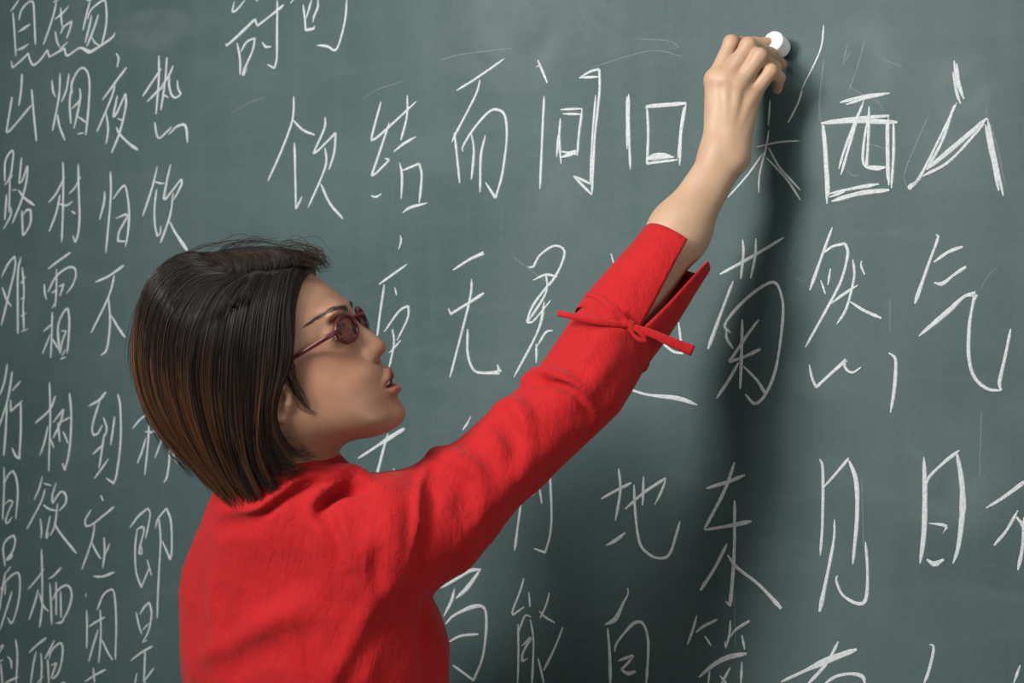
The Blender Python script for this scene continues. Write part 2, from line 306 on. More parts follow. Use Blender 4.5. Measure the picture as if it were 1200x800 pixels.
 ('日','D6',3.6,["190,155 195,330:1.5 190,550:1.5 170,712","200,315 215,265 290,190 375,122","360,130 385,270:1.5 392,420:1.8 370,620:1.3 342,712","215,502:.6 285,510 310,520 290,555:.5","205,690:1.2 245,715:1.6 295,690:1.6"]),
 ('不','D6',3.4,["515,422 600,370 730,275:1.5","680,435 620,540 555,617:1.3","660,460 690,490 715,540:1.5","712,470 705,620 680,745:1.4"]),
 ('写','G7',3.2,["195,55 195,120:.7","80,245 150,205:1.3 250,145:1.5 320,135","320,130 240,240:1.6 172,305","165,245 145,320:1.3 100,410","112,455 160,405 270,355:1.6 335,360 350,450:1.2 330,640 275,785 155,697","125,563 200,525 305,515:1.4"]),
 ('能','G8',2.6,["137,100 110,190 60,320 65,345 140,290:1.4","170,190 178,290","308,195 285,280 245,365","240,320 280,360 345,398:1.3","98,405 100,600 95,800","100,460 145,350 185,360","180,375 200,500 198,640 190,800:1.3","125,550 185,495:1.6 130,600 125,655:1.4 165,635","398,425 345,560 270,715:1.2","232,635 250,710 270,800"]),
 ('自','G8',2.9,["830,165 835,200:.6 800,270 750,370:2 680,410:1.2","697,435 710,600:1.3 715,800:1.6","745,590 760,530 850,420:1.3 905,390:1.3 945,420 968,520:1.2 965,660 955,800:1.4","770,650 870,615:1.6","875,620 790,710 830,738:1.6 885,722:1.8"]),
 ('第','D7',3.0,["168,190 145,270:1.2 118,345","165,280 200,250 280,210:1.4","212,300 245,352:1.3","350,215 345,290 325,365","320,330 325,360:1.6","350,305 380,265 455,217:1.4","412,295 428,372:1.3","180,522 260,455:1.5 340,415:1.8 440,395:1.7","238,490 230,560","350,470 300,560","295,515 340,570","413,440 408,560"]),
 ('有','D7',3.6,["625,548 750,490 880,430:2 1035,372:1.6","935,330 870,450 770,560","860,560 920,520 1000,505 1065,520:1.4 1080,570"]),
 ('1','D4',3.4,["772,680 785,690 770,760 755,800:1.5"]),
 ('!','D4',3.4,["1055,745 1035,800"]),
]
FAINT = [  # half rubbed-out strokes
 ('C7',1.6,["440,155 425,290 420,390","530,95 512,180","595,85 570,180 530,290","530,240 545,270 600,300","620,310 650,325 665,355","610,485 650,492 675,505","525,580 550,603 575,600","840,370 790,480 745,600 760,655","1070,400 1100,500 1128,640","1055,340 1060,380","545,130 510,180","660,160 740,190"]),
 ('C6',1.4,["20,110 120,85 330,60","860,20 1000,30 1040,60"]),
 ('C5',1.4,["60,380 120,345 170,325","500,330 550,300 640,270"]),
 ('D2',1.4,["410,330 410,460","760,300 800,235 830,210","40,245 70,270 85,250","420,600 430,640"]),
 ('Z',1.4,["1010,560 1012,640","1150,480 1148,560","690,80 760,60 800,66","860,690 862,760","600,300 640,330","960,120 965,180"]),
]
CROPS['C2X']=(0,170,3.2)
# ------------------------------------------------------------------ implicit modelling (numpy) -> mesh
def smin(a, b, k):
    h = np.maximum(k-np.abs(a-b), 0)/k
    return np.minimum(a, b)-h*h*k*.25
def smax(a, b, k): return -smin(-a, -b, k)

def capsule(p, a, b, ra, rb):
    a = np.asarray(a, np.float32); b = np.asarray(b, np.float32); ab = b-a
    t = np.clip((p-a)@ab/max(float(ab@ab), 1e-12), 0, 1)
    return np.linalg.norm(p-a-t[:, None]*ab, axis=1)-(ra+(rb-ra)*t)

def chain(p, pts, rad):
    d = None
    for i in range(len(pts)-1):
        e = capsule(p, pts[i], pts[i+1], rad[i], rad[i+1]); d = e if d is None else np.minimum(d, e)
    return d

def ellipsoid(p, c, r, R=None):
    q = p-np.asarray(c, np.float32)
    if R is not None: q = q@np.asarray(R, np.float32)        # columns of R = axes
    r = np.asarray(r, np.float32)
    k0 = np.linalg.norm(q/r, axis=1); k1 = np.linalg.norm(q/(r*r), axis=1)
    return np.where(k1 > 1e-9, k0*(k0-1)/np.maximum(k1, 1e-9), -r.min())

def axes(fwd, up):
    """orthonormal axes as columns: fwd, side, up"""
    f = np.asarray(fwd, float); f /= np.linalg.norm(f); u = np.asarray(up, float); u = u-f*(u@f); u /= np.linalg.norm(u)
    return np.stack([f, np.cross(u, f), u], 1)

def surface_nets(V, org, h, mask=None):
    S = V < 0
    n = np.array(V.shape)
    c = S[:-1, :-1, :-1].astype(np.int8)
    tot = np.zeros(n-1, np.int8)
    offs = [(i, j, k) for i in (0, 1) for j in (0, 1) for k in (0, 1)]
    for i, j, k in offs: tot += S[i:n[0]-1+i, j:n[1]-1+j, k:n[2]-1+k]
    act = (tot > 0) & (tot < 8)
    idx = np.argwhere(act)
    ids = np.full(n-1, -1, np.int32); ids[act] = np.arange(len(idx))
    vals = {o: V[idx[:, 0]+o[0], idx[:, 1]+o[1], idx[:, 2]+o[2]] for o in offs}
    acc = np.zeros((len(idx), 3)); cnt = np.zeros(len(idx))
    for a in offs:
        for ax in range(3):
            if a[ax] == 0:
                b = list(a); b[ax] = 1; b = tuple(b)
                va, vb = vals[a], vals[b]; cr = (va < 0) != (vb < 0)
                t = np.where(cr, va/np.where(cr, va-vb, 1), 0)
                pos = np.tile(np.array(a, float), (len(idx), 1)); pos[:, ax] = t
                acc[cr] += pos[cr]; cnt[cr] += 1
    verts = np.asarray(org)+h*(idx+acc/cnt[:, None])
    quads = []
    for ax in range(3):
        u, v = (ax+1) % 3, (ax+2) % 3
        sl0 = [slice(None)]*3; sl1 = [slice(None)]*3
        sl0[ax] = slice(0, -1); sl1[ax] = slice(1, None)
        cross = S[tuple(sl0)] != S[tuple(sl1)]
        e = np.argwhere(cross); e = e[(e[:, u] > 0) & (e[:, v] > 0) & (e[:, u] < n[u]-1) & (e[:, v] < n[v]-1)]
        inside = S[e[:, 0], e[:, 1], e[:, 2]]
        def cid(du, dv):
            q = e.copy(); q[:, u] -= du; q[:, v] -= dv; return ids[q[:, 0], q[:, 1], q[:, 2]]
        q = np.stack([cid(1, 1), cid(0, 1), cid(0, 0), cid(1, 0)], 1)
        q[~inside] = q[~inside][:, ::-1]
        quads.append(q)
    Q = np.concatenate(quads); Q = Q[(Q >= 0).all(1)]
    return verts, Q

def polygonize(fn, lo, hi, h, block=8, slack=1.35):
    """sparse evaluation of fn on blocks near its surface, then surface nets"""
    lo = np.asarray(lo, float); hi = np.asarray(hi, float)
    nb = np.ceil((hi-lo)/(h*block)).astype(int); n = nb*block+1
    cx = [lo[i]+h*block*(np.arange(nb[i])+.5) for i in range(3)]
    C = np.stack(np.meshgrid(*cx, indexing='ij'), -1).reshape(-1, 3).astype(np.float32)
    d = np.concatenate([fn(C[i:i+200000]) for i in range(0, len(C), 200000)])
    V = np.repeat(np.repeat(np.repeat(d.reshape(nb), block, 0), block, 1), block, 2)
    V = np.pad(V, ((0, 1),)*3, mode='edge').astype(np.float32)
    act = np.argwhere((np.abs(d) < slack*.87*h*block).reshape(nb))
    loc = np.stack(np.meshgrid(*[np.arange(block+1)]*3, indexing='ij'), -1).reshape(-1, 3)
    for s in range(0, len(act), 600):
        g = (act[s:s+600, None, :]*block+loc[None]).reshape(-1, 3)
        V[g[:, 0], g[:, 1], g[:, 2]] = fn((lo+h*g).astype(np.float32))
    return surface_nets(V, lo, h)

def smooth_verts(v, q, it=2, f=.5):
    e = np.concatenate([q[:, [0, 1]], q[:, [1, 2]], q[:, [2, 3]], q[:, [3, 0]]])
    for _ in range(it):
        acc = np.zeros_like(v); c = np.bincount(e[:, 0], minlength=len(v))+np.bincount(e[:, 1], minlength=len(v))
        for k in range(3):
            acc[:, k] = np.bincount(e[:, 0], v[e[:, 1], k], len(v))+np.bincount(e[:, 1], v[e[:, 0], k], len(v))
        v = v*(1-f)+f*acc/np.maximum(c, 1)[:, None]
    return v

def largest_island(v, q):
    lab = np.arange(len(v))
    while True:
        m = lab[q].min(1); new = lab.copy()
        for k in range(4): np.minimum.at(new, q[:, k], m)
        new = new[new]
        if (new == lab).all(): break
        lab = new
    keep = lab == np.bincount(lab).argmax()
    remap = np.cumsum(keep)-1; q = q[keep[q[:, 0]]]
    return v[keep], remap[q].astype(np.int32)

def color_attr(me, name, rgb):
    a = me.color_attributes.new(name, 'FLOAT_COLOR', 'POINT')
    a.data.foreach_set('color', np.concatenate([rgb, np.ones((len(rgb), 1))], 1).astype(np.float32).ravel())

def tubes(paths, radii, sides=4):
    """paths: list of (n,3); radii: list of (n,) -> verts, quads (open tubes with end fans left tapered)"""
    V, Q, b = [], [], 0
    ang = np.arange(sides)*2*math.pi/sides
    for p, r in zip(paths, radii):
        n = len(p); t = np.gradient(p, axis=0); t /= np.linalg.norm(t, axis=1)[:, None]+1e-12
        ref = np.array([.31, .22, .92]); a = np.cross(t, ref); a /= np.linalg.norm(a, axis=1)[:, None]+1e-12; c = np.cross(t, a)
        ring = p[:, None, :]+r[:, None, None]*(np.cos(ang)[None, :, None]*a[:, None, :]+np.sin(ang)[None, :, None]*c[:, None, :])
        V.append(ring.reshape(-1, 3))
        i = np.arange(n-1)[:, None]*sides; j = np.arange(sides)[None]; j2 = (j+1) % sides
        Q.append((b+np.stack([i+j, i+j2, i+sides+j2, i+sides+j], -1)).reshape(-1, 4)); b += n*sides
    return np.concatenate(V), np.concatenate(Q).astype(np.int32)
# ------------------------------------------------------------------ the woman: head
HS = 1.68/F                                   # metres per profile unit at the head
HP = P(310, 430, 1.68)
_dir = HP-np.array([0, 0, EYE]); E3 = -_dir/np.linalg.norm(_dir)
E1 = np.cross(np.array([0, 0, 1.0]), E3); E1 /= np.linalg.norm(E1); E2 = np.cross(E3, E1)
TILT = math.radians(30); YAW = math.radians(17)
FW = np.array([math.cos(TILT), math.sin(TILT), 0]); UP = np.array([-math.sin(TILT), math.cos(TILT), 0]); LT = np.array([0, 0, 1.0])
FWp = math.cos(YAW)*FW+math.sin(YAW)*LT; LTp = math.cos(YAW)*LT-math.sin(YAW)*FW
BASIS = np.stack([E1, E2, E3], 1)             # head axes -> world
ROT = np.outer(FWp, FW)+np.outer(UP, UP)+np.outer(LTp, LT)   # profile -> posed
H2W = BASIS@ROT*HS
W2H = np.linalg.inv(H2W)
STR = 0.045
def draw_from_world(p):
    """world -> (x, y, c): profile sheet coordinates (y down), c = sideways towards her right"""
    q = (p-HP)@W2H.T
    f = q@FW; f = np.where(f > 0, f/(1+STR*np.clip(f/60, 0, 1)), f); h = q@UP
    xy = f[:, None]*FW[:2]+h[:, None]*UP[:2]
    return np.stack([310+xy[:, 0], 430-xy[:, 1], q[:, 2]], 1).astype(np.float32)
def world_from_draw(d):
    d = np.atleast_2d(np.asarray(d, float)); v = np.stack([d[:, 0]-310, 430-d[:, 1], 0*d[:, 0]], 1)
    f = v@FW; f = np.where(f > 0, f*(1+STR*np.clip(f/60, 0, 1)), f); h = v@UP
    q = f[:, None]*FW+h[:, None]*UP+d[:, 2:3]*LT
    return q@H2W.T+HP

GX0, GY0, GW, GH = 100, 240, 440, 420
_gx, _gy = np.meshgrid(GX0+np.arange(GW), GY0+np.arange(GH), indexing='xy')
GP = np.stack([_gx.ravel(), _gy.ravel()], 1).astype(float)

def closed_spline(pts, n):
    p = np.asarray(pts, float); k = len(p); ext = np.vstack([p[-3:], p, p[:4]])
    s = spline(ext, n*3); seg = np.linalg.norm(np.diff(ext, axis=0), axis=1); cum = np.concatenate([[0], np.cumsum(seg)])
    t = np.linspace(0, cum[-1], n*3); return s[(t >= cum[3]) & (t < cum[3+k])]

def signed_dist2d(poly):
    a = poly; b = np.roll(poly, -1, 0); d = np.full(len(GP), 1e9); ins = np.zeros(len(GP), bool)
    for A, Bq in zip(a, b):
        e = Bq-A; t = np.clip(((GP-A)@e)/(e@e+1e-12), 0, 1); d = np.minimum(d, ((GP-A-t[:, None]*e)**2).sum(1))
        cond = ((A[1] > GP[:, 1]) != (Bq[1] > GP[:, 1]))
        if A[1] != Bq[1]:
            ins ^= cond & (GP[:, 0] < (Bq[0]-A[0])*(GP[:, 1]-A[1])/(Bq[1]-A[1])+A[0])
    return np.where(ins, np.sqrt(d), -np.sqrt(d)).reshape(GH, GW)

def field(ctrl, sig=45.0):
    c = np.asarray(ctrl, float); d2 = ((GP[:, None, :]-c[None, :, :2])**2).sum(2)
    w = np.exp(-d2/(2*sig*sig))+1e-3/(1+d2/400.0); return ((w*c[:, 2]).sum(1)/w.sum(1)).reshape(GH, GW)

def blur(m, r, it=2):
    for _ in range(it):
        for ax in (0, 1):
            pad = [(0, 0), (0, 0)]; pad[ax] = (r+1, r); c = np.cumsum(np.pad(m, pad, mode='edge'), axis=ax)
            n = m.shape[ax]; m = (np.take(c, np.arange(2*r+1, 2*r+1+n), ax)-np.take(c, np.arange(0, n), ax))/(2*r+1)
    return m

class Inflate:
    """a solid from its side outline: half width w(x, y) swells from the outline inwards"""
    def __init__(self, poly, W, R, n=260, soft=2):
        d = signed_dist2d(closed_spline(poly, n)); t = np.minimum(d/R, 1)
        self.w2 = blur(W*W*(1-(1-t)**2), soft)
        self.gy, self.gx = np.gradient(self.w2)
    def sample(self, m, x, y):
        fx = np.clip(x-GX0, 0, GW-1.001); fy = np.clip(y-GY0, 0, GH-1.001); i = fx.astype(int); j = fy.astype(int); u = fx-i; v = fy-j
        return m[j, i]*(1-u)*(1-v)+m[j, i+1]*u*(1-v)+m[j+1, i]*(1-u)*v+m[j+1, i+1]*u*v
    def half(self, x, y): return np.sqrt(np.maximum(self.sample(self.w2, x, y), 0))
    def __call__(self, p, off=0.0):
        x, y, c = p[:, 0], p[:, 1], p[:, 2]
        w2 = self.sample(self.w2, x, y); g = self.sample(self.gx, x, y)**2+self.sample(self.gy, x, y)**2
        d = (c*c-w2)/np.sqrt(g+4*c*c+60.0)
        ox = np.maximum(np.maximum(GX0+3-x, x-GX0-GW+3), 0); oy = np.maximum(np.maximum(GY0+3-y, y-GY0-GH+3), 0)
        return np.clip(d, -60, 60)+ox+oy-off

FACE_W = [(275,330,76),(300,400,86),(230,400,84),(200,430,72),(385,345,64),(398,368,60),(370,400,76),(398,425,75),(425,442,65),(418,402,60),(385,398,73),(430,470,57),(385,455,76),
          (445,460,52),(400,465,70),(465,485,32),(415,482,60),(360,470,74),(330,490,72),(440,500,42),(400,508,60),(300,480,80),(250,480,70)]
FACE_R = [(275,330,95),(300,400,95),(230,400,95),(385,345,80),(398,368,74),(405,390,70),(430,440,50),(445,462,40),(465,485,34),(440,505,34),(400,510,40),(350,510,60),(250,490,80)]
FACE_POLY = [(240,315),(275,302),(315,303),(345,312),(365,323),(380,333.5),(392,343.5),(400,352),(405,361),(408.5,370),(412,381),(419,396),(429,411),(440,421),
             (446,428),(450,437),(455,448),(460,458),(462,466),(466,473),(469,481),(469,489),(465,497),(456,504.5),(440,510.5),(418,514),(400,517),
             (370,521),(330,522),(290,517),(250,502),(215,478),(195,450),(186,415),(191,380),(212,345)]
NOSE_POLY = [(404,358),(408.5,367),(415,375.5),(424,383),(433,389.5),(441.5,396),(447.5,402),(449.5,408),(448,413.5),(443.5,417.5),(437,421),(428,424),(413,420),(402,400),(398,375)]
FACE = Inflate(FACE_POLY, field(FACE_W), field(FACE_R), soft=5)
NOSE = Inflate(NOSE_POLY, field([(408,366,7.5),(424,386,9.5),(438,398,12),(447,408,15),(432,420,17),(415,405,17)], 14), 13.0, soft=1)

EYE_C = (392.0, 390.5, 36.0); EYE_R = 14.0
def mirror(p): q = p.copy(); q[:, 2] = np.abs(q[:, 2]); return q
FWd = np.array([FW[0], -FW[1], 0]); UPd = np.array([UP[0], -UP[1], 0])     # same axes on the y-down sheet
EAX = np.stack([FWd, UPd, [0, 0, 1]], 1)
def head_sdf(pw):
    p = draw_from_world(pw); m = mirror(p)
    d = FACE(p)
    d = smax(d, -ellipsoid(m, (415, 377, 35), (10, 11, 19), EAX), 14)             # eye socket
    d = smin(d, NOSE(p), 7)
    d = smin(d, ellipsoid(m, (433, 415.5, 14), (10.5, 8.5, 7), EAX), 5)          # nostril wing
    d = smin(d, ellipsoid(m, (397, 364, 30), (7, 4, 20), EAX), 16)                 # brow
    lid = ellipsoid(m, EYE_C, (EYE_R+1.6,)*3)
    slit = ellipsoid(m, np.array(EYE_C)+FWd*13-UPd*0.5, (8, 4.4, 13.5), EAX)
    d = smin(d, smax(lid, -slit, 1.5), 5)
    d = smax(d, -ellipsoid(m, np.array(EYE_C), (EYE_R-.6,)*3), 1)
    up = chain(m, [(452,434,0), (453.5,443,13), (445,455,27)], (4.4, 4.4, 2.2)); lo = chain(m, [(462,455.5,0), (458.5,456.5,13), (446,458.5,27)], (5.6, 5.2, 2.4))
    d = smin(d, up, 5); d = smin(d, lo, 5)
    d = smax(d, -ellipsoid(p, (457, 448, 0), (11, 3.4, 20), np.stack([[.80, .60, 0], [-.60, .80, 0], [0, 0, 1]], 1).T), 3)
    d = smax(d, -ellipsoid(m, (441, 421.5, 8.5), (6.5, 3.2, 4.2), EAX), 2.5)       # nostril
    d = smin(d, ellipsoid(m, (461, 487, 8), (8, 8, 13), EAX), 10)                  # chin
    ear = ellipsoid(m, (343, 449, 75), (14, 25, 5), EAX)
    ear = smin(ear, chain(m, [(350,440,74), (338,424,81), (325,434,85), (326,456,83), (337,474,79), (349,477,74)], (4, 4.5, 4.5, 4.5, 6, 5)), 4)
    ear = smin(ear, chain(m, [(355,450,76), (356,459,76)], (5, 4.5)), 4)
    ear = smax(ear, -ellipsoid(m, (345, 449, 83), (7, 12, 7), EAX), 4)
    d = smin(d, ear, 5)
    d = d*HS
    neck = capsule(pw, world_from_draw((338, 470, 0))[0], P(336, 600, 1.722), 54*HS, 60*HS)
    d = smin(d, neck, .030)
    return d

def head_tint(vw):
    p = draw_from_world(vw.astype(np.float32)); m = mirror(p); col = np.tile(np.array([1.0, 1.0, 1.0]), (len(p), 1))
    def mixin(d, w, c):
        f = np.clip(1-d/w, 0, 1)[:, None]; f = f*f*(3-2*f)
        col[:] = col*(1-f)+np.array(c)*f
    mixin(chain(m, [(454,435,0), (455,443,13), (446,455,27)], (4.0, 4.0, 1.2)), 3.5, (.70, .50, .52))
    mixin(chain(m, [(464,455.5,0), (460.5,456.5,13), (447,458.5,27)], (5.4, 4.8, 1.2)), 3.5, (.98, .66, .66))
    mixin(ellipsoid(p, (452, 448, 0), (8, 3.4, 17), EAX), 2.0, (.30, .12, .11))
    mixin(ellipsoid(m, (400, 430, 50), (26, 22, 20), EAX), 26, (1.02, .93, .90))
    mixin(ellipsoid(m, (447, 409, 0), (10, 9, 14), EAX), 16, (1.0, .90, .86))
    return col*np.array([.86, .785, .765])

def skin_mat():
    m, N, L, B = new_mat('skin')
    at = N.new('ShaderNodeVertexColor'); at.layer_name = 'tint'
    tc = N.new('ShaderNodeTexCoord'); n = N.new('ShaderNodeTexNoise'); n.inputs['Scale'].default_value = 38; n.inputs['Detail'].default_value = 4; L.new(tc.outputs['Object'], n.inputs[0])
    r = ramp(N, [(.3, (.345, .198, .124)), (.7, (.39, .228, .143))]); L.new(n.outputs[0], r.inputs[0])
    mx = N.new('ShaderNodeMixRGB'); mx.blend_type = 'MULTIPLY'; mx.inputs[0].default_value = 1; L.new(r.outputs[0], mx.inputs[1]); L.new(at.outputs[0], mx.inputs[2])
    L.new(mx.outputs[0], B.inputs['Base Color']); B.inputs['Roughness'].default_value = .50
    B.inputs['Subsurface Weight'].default_value = .14; B.inputs['Subsurface Radius'].default_value = (1, .35, .2); B.inputs['Subsurface Scale'].default_value = .006
    B.inputs['Specular IOR Level'].default_value = .4
    n2 = N.new('ShaderNodeTexNoise'); n2.inputs['Scale'].default_value = 900; L.new(tc.outputs['Object'], n2.inputs[0])
    bp = N.new('ShaderNodeBump'); bp.inputs['Strength'].default_value = .10; bp.inputs['Distance'].default_value = .001
    L.new(n2.outputs[0], bp.inputs['Height']); L.new(bp.outputs[0], B.inputs['Normal'])
    return m
M_SKIN = skin_mat()

# ------------------------------------------------------------------ hair
HAIR_POLY = [(284,290),(310,289.5),(335,292),(350,299.5),(362,307),(374,317),(392,338),(425,370),(430,450),(430,540),(420,620),(330,650),(262,622),(240,578),(222,553),
             (199,529),(175,497),(160,460),(155,432),(156,400),(163,363),(176,330),(195,308),(216,297.5),(240,297),(262,292.5)]
HAIR_W = [(275,330,86),(300,400,97),(230,400,96),(200,430,88),(350,330,80),(360,400,88),(340,450,88),(300,480,90),(250,490,84),(280,540,74),(320,530,76),(270,590,66),(330,590,70)]
HAIR_R = [(275,330,96),(300,400,105),(200,430,95),(250,520,95),(300,560,110),(380,340,70),(380,420,90)]
HAIR = Inflate(HAIR_POLY, field(HAIR_W), field(HAIR_R), soft=4)
REGION = [(120,260),(395,270),(376,308),(369,314),(363,319),(361,326),(359,350),(361,386),(359,418),(351,440),(344,462),(344,486),(348,500),(341,518),(330,534),(312,550),(290,565),(268,576),(246,572),(180,600),(110,500)]
_reg = blur(-signed_dist2d(np.array(REGION, float)), 2)
def hair_sdf(pw):
    p = draw_from_world(pw)
    d = smax(HAIR(p), HAIR.sample(_reg, p[:, 0], p[:, 1]), 9)
    # shallow grooves that follow the fall of the locks
    return d*HS
POSE_SH = math.sin(YAW)*np.array([FW[0], -FW[1]])
def lift(xy, off, side=1.0):
    """a path on the posed side sheet -> points on the hair's surface"""
    xy = np.asarray(xy, float); own = xy.copy()
    for _ in range(6):
        c = HAIR.half(own[:, 0], own[:, 1]); own = xy+c[:, None]*POSE_SH
    return own, c

GUIDES = [  # root -> tip on the near side, from the front edge to the back
 [(345,316),(341,338),(338,372),(341,405),(337,432),(328,456),(323,482),(329,506),(346,528)],
 [(333,319),(326,350),(320,395),(316,440),(311,480),(312,515),(324,545)],
 [(317,322),(304,355),(298,400),(294,450),(293,495),(297,535),(308,563)],
 [(301,324),(283,355),(272,400),(268,450),(271,500),(281,545),(292,575)],
 [(288,325),(262,348),(244,395),(238,445),(246,500),(262,550),(280,582)],
 [(277,325),(242,338),(214,380),(206,430),(215,485),(240,540),(268,583)],
 [(268,322),(225,322),(190,358),(178,410),(182,462),(208,520),(255,578)],
 [(263,314),(212,307),(173,345),(160,400),(163,452),(186,505),(238,566)],
 [(262,304),(218,299),(178,330),(158,385),(157,435),(172,490),(226,556)]]
GN = 30
GS = np.stack([spline(g, GN) for g in GUIDES])
def guide(t):
    u = t*(len(GS)-1); i = min(int(u), len(GS)-2); f = u-i; f2 = f*f*(3-2*f)*.3+f*.7
    return GS[i]*(1-f2)+GS[i+1]*f2

def build_hair_strands():
    rg = np.random.default_rng(11); paths, rad, cols = [], [], []
    DARK = np.array([.0120, .0085, .0072]); 
    def add(pts, r0, hl, hl_at, shade):
        n = len(pts); s = np.linspace(0, 1, n)
        r = r0*np.clip(np.minimum(.55+s*3, (1-s)*3.2+.22), 0, 1)
        w = hl*np.clip((s-hl_at)/.28, 0, 1)*np.clip(1.25-.35*np.clip((s-.8)/.2, 0, 1), 0, 1)
        c = DARK[None]*shade*(1-w[:, None])+np.array([[.135, .052, .019]])*w[:, None]
        paths.append(pts); rad.append(r); cols.append(np.repeat(c, 4, 0))
    n_lock = 230
    for side in (1, -1):
        for L in range(n_lock if side > 0 else 110):
            tc = rg.random(); layer = rg.random()**1.2; off0 = 3.2-9*layer; lt = rg.uniform(.84, 1.07) if layer < .75 else rg.uniform(.55, .95)
            st = rg.uniform(0, .10) if layer < .8 else rg.uniform(.05, .3)
            pb = .28+.62*np.clip((tc-.25)/.5, 0, 1); hl = rg.uniform(.35, 1.0) if rg.random() < pb else rg.uniform(0, .10)
            if tc < .25 and rg.random() > .35: hl *= .3
            hat = rg.uniform(.24, .52); sh = rg.uniform(.7, 1.5); wob = rg.normal(0, 2.2); ph = rg.uniform(0, 6.28)
            for k in range(rg.integers(16, 26) if side > 0 else 14):
                t = np.clip(tc+rg.normal(0, .020), 0, 1); g = guide(t)*.45+guide(tc)*.55
                s = np.linspace(0, 1, GN); conv = np.clip(s*1.25-.1, 0, 1)
                g = guide(t)*(1-.62*conv[:, None])+guide(tc)*.62*conv[:, None]
                g = g+np.stack([wob*np.sin(s*5+ph)*s, 0*s], 1)
                lk = lt*rg.uniform(.93, 1.03); sel = st+(lk-st)*np.linspace(0, 1, 20)
                u = np.clip(sel, 0, 1.10)*(GN-1); i = np.clip(u.astype(int), 0, GN-2); f = (u-i)[:, None]; q = g[i]*(1-f)+g[i+1]*f
                q = q+rg.normal(0, .35, 2)
                own, c = lift(q, 0)
                o = off0+rg.normal(0, 1.2)-3.0*np.clip((np.linspace(0, 1, 20)-.8)/.2, 0, 1)*(rg.random()*1.2)
                # spread outwards from the middle of the head
                cc = np.maximum(c, 0); 
                nx = own-np.array([[285, 430]]); nx = nx/(np.linalg.norm(nx, axis=1)[:, None]+1e-6); flat = np.clip(1-cc/60, 0, 1)[:, None]
                own = own+nx*flat*np.asarray(o).reshape(-1, 1)*.8; cc = cc+np.asarray(o)*(1-flat[:, 0]*.8)
                d3 = np.stack([own[:, 0], own[:, 1], side*np.maximum(cc, 0)], 1)
                add(world_from_draw(d3), rg.uniform(.00026, .00042), hl*rg.uniform(.6, 1.1), hat+rg.normal(0, .03), sh*rg.uniform(.8, 1.25))
    # hair above the parting, swept up and over the top
    for L in range(120):
        a = rg.random(); x0 = 262+a*86; y0 = 323-a*6+rg.normal(0, 1.5); sh = rg.uniform(.7, 1.6)
        for k in range(rg.integers(12, 20)):
            x = x0+rg.normal(0, 2.5); n = 18; s = np.linspace(0, 1, n); back = rg.uniform(-34, 8)*(.4+.6*a)+18*(a-.5); hgt = rg.normal(0, 1.0)
            top = np.interp(x+back, [175, 195, 216, 240, 262, 284, 310, 335, 356, 374], [330, 308, 297.5, 297, 292.5, 290, 289.5, 292, 299, 314])
            px = x+back*s+6*np.sin(s*3.1); own = np.stack([px+18*(1-s), y0-8*(1-s)+(top-y0+4)*s**.75], 1)
            c = HAIR.half(own[:, 0], own[:, 1])*np.sqrt(np.clip(1-s**2, 0, 1)); c = np.where(s > .97, 0, c)
            c = HAIR.half(own[:, 0], own[:, 1])
            o = 1.5+2.5*np.sin(s*3.14)+rg.normal(0, 1.0)
            own[:, 1] -= o*.8; add(world_from_draw(np.stack([own[:, 0], own[:, 1], c+o*.5], 1)), rg.uniform(.00026, .0004), rg.uniform(0, .06), .3, sh*rg.uniform(.8, 1.25))
    # loose hairs: fringe tip, crown, temple and nape wisps
    def loose(pts, c0, c1, n, jit, r=.00016):
        for _ in range(n):
            j = rg.normal(0, jit, (len(pts), 2)); j[0] *= .5; q = spline(np.array(pts, float)+j, 16)
            c = np.linspace(c0, c1, 16)+rg.normal(0, 3); add(world_from_draw(np.stack([q[:, 0], q[:, 1], c], 1)), r*rg.uniform(.8, 1.5), .1, .3, 1.2)
    for side in (1, -1):
        loose([(335,301),(350,303),(364,308),(379,315)], 30*side, 20*side, 34, 4.2, .00018)
        loose([(325,296),(346,297),(364,301),(380,308)], 18*side, 8*side, 24, 5.5)
    loose([(322,291),(345,288),(366,293),(380,302)], 10, 0, 16, 4.5)
    loose([(255,298),(275,289),(300,284),(325,287)], 15, -10, 16, 3.5)
    loose([(205,306),(240,293),(275,284),(300,282)], 15, -10, 10, 3.5)
    loose([(190,320),(163,360),(150,410),(150,450)], 12, 0, 14, 3)
    loose([(168,470),(178,498),(197,528),(225,560)], 20, 10, 24, 3)
    loose([(354,425),(362,446),(372,462),(384,474)], 80, 68, 26, 3.0)
    loose([(360,405),(364,432),(372,452),(378,462)], 82, 74, 20, 2.5)
    loose([(344,500),(354,512),(368,519),(384,522)], 74, 62, 44, 5)
    loose([(330,510),(342,526),(352,537),(364,541)], 74, 62, 60, 6)
    loose([(318,525),(326,545),(334,556),(342,562)], 72, 64, 60, 6)
    v, q = tubes(paths, rad, 4); return v, q, np.concatenate(cols)

def build_hair():
    v, q = polygonize(hair_sdf, HP-np.array([.19, .16, .16]), HP+np.array([.12, .16, .135]), .0032)
    v, q = largest_island(v, q); v = smooth_verts(v, q, 3, .5)
    sv, sq, sc = build_hair_strands()
    c0 = np.tile(np.array([[.009, .007, .0065]]), (len(v), 1))
    return np.concatenate([v, sv]), np.concatenate([q, sq+len(v)]), np.concatenate([c0, sc])

def hair_mat():
    m, N, L, B = new_mat('hair_dyed_brown_ends')
    at = N.new('ShaderNodeVertexColor'); at.layer_name = 'strand'; L.new(at.outputs[0], B.inputs['Base Color'])
    B.inputs['Roughness'].default_value = .46; B.inputs['Specular IOR Level'].default_value = .22
    return m
M_HAIR = hair_mat()
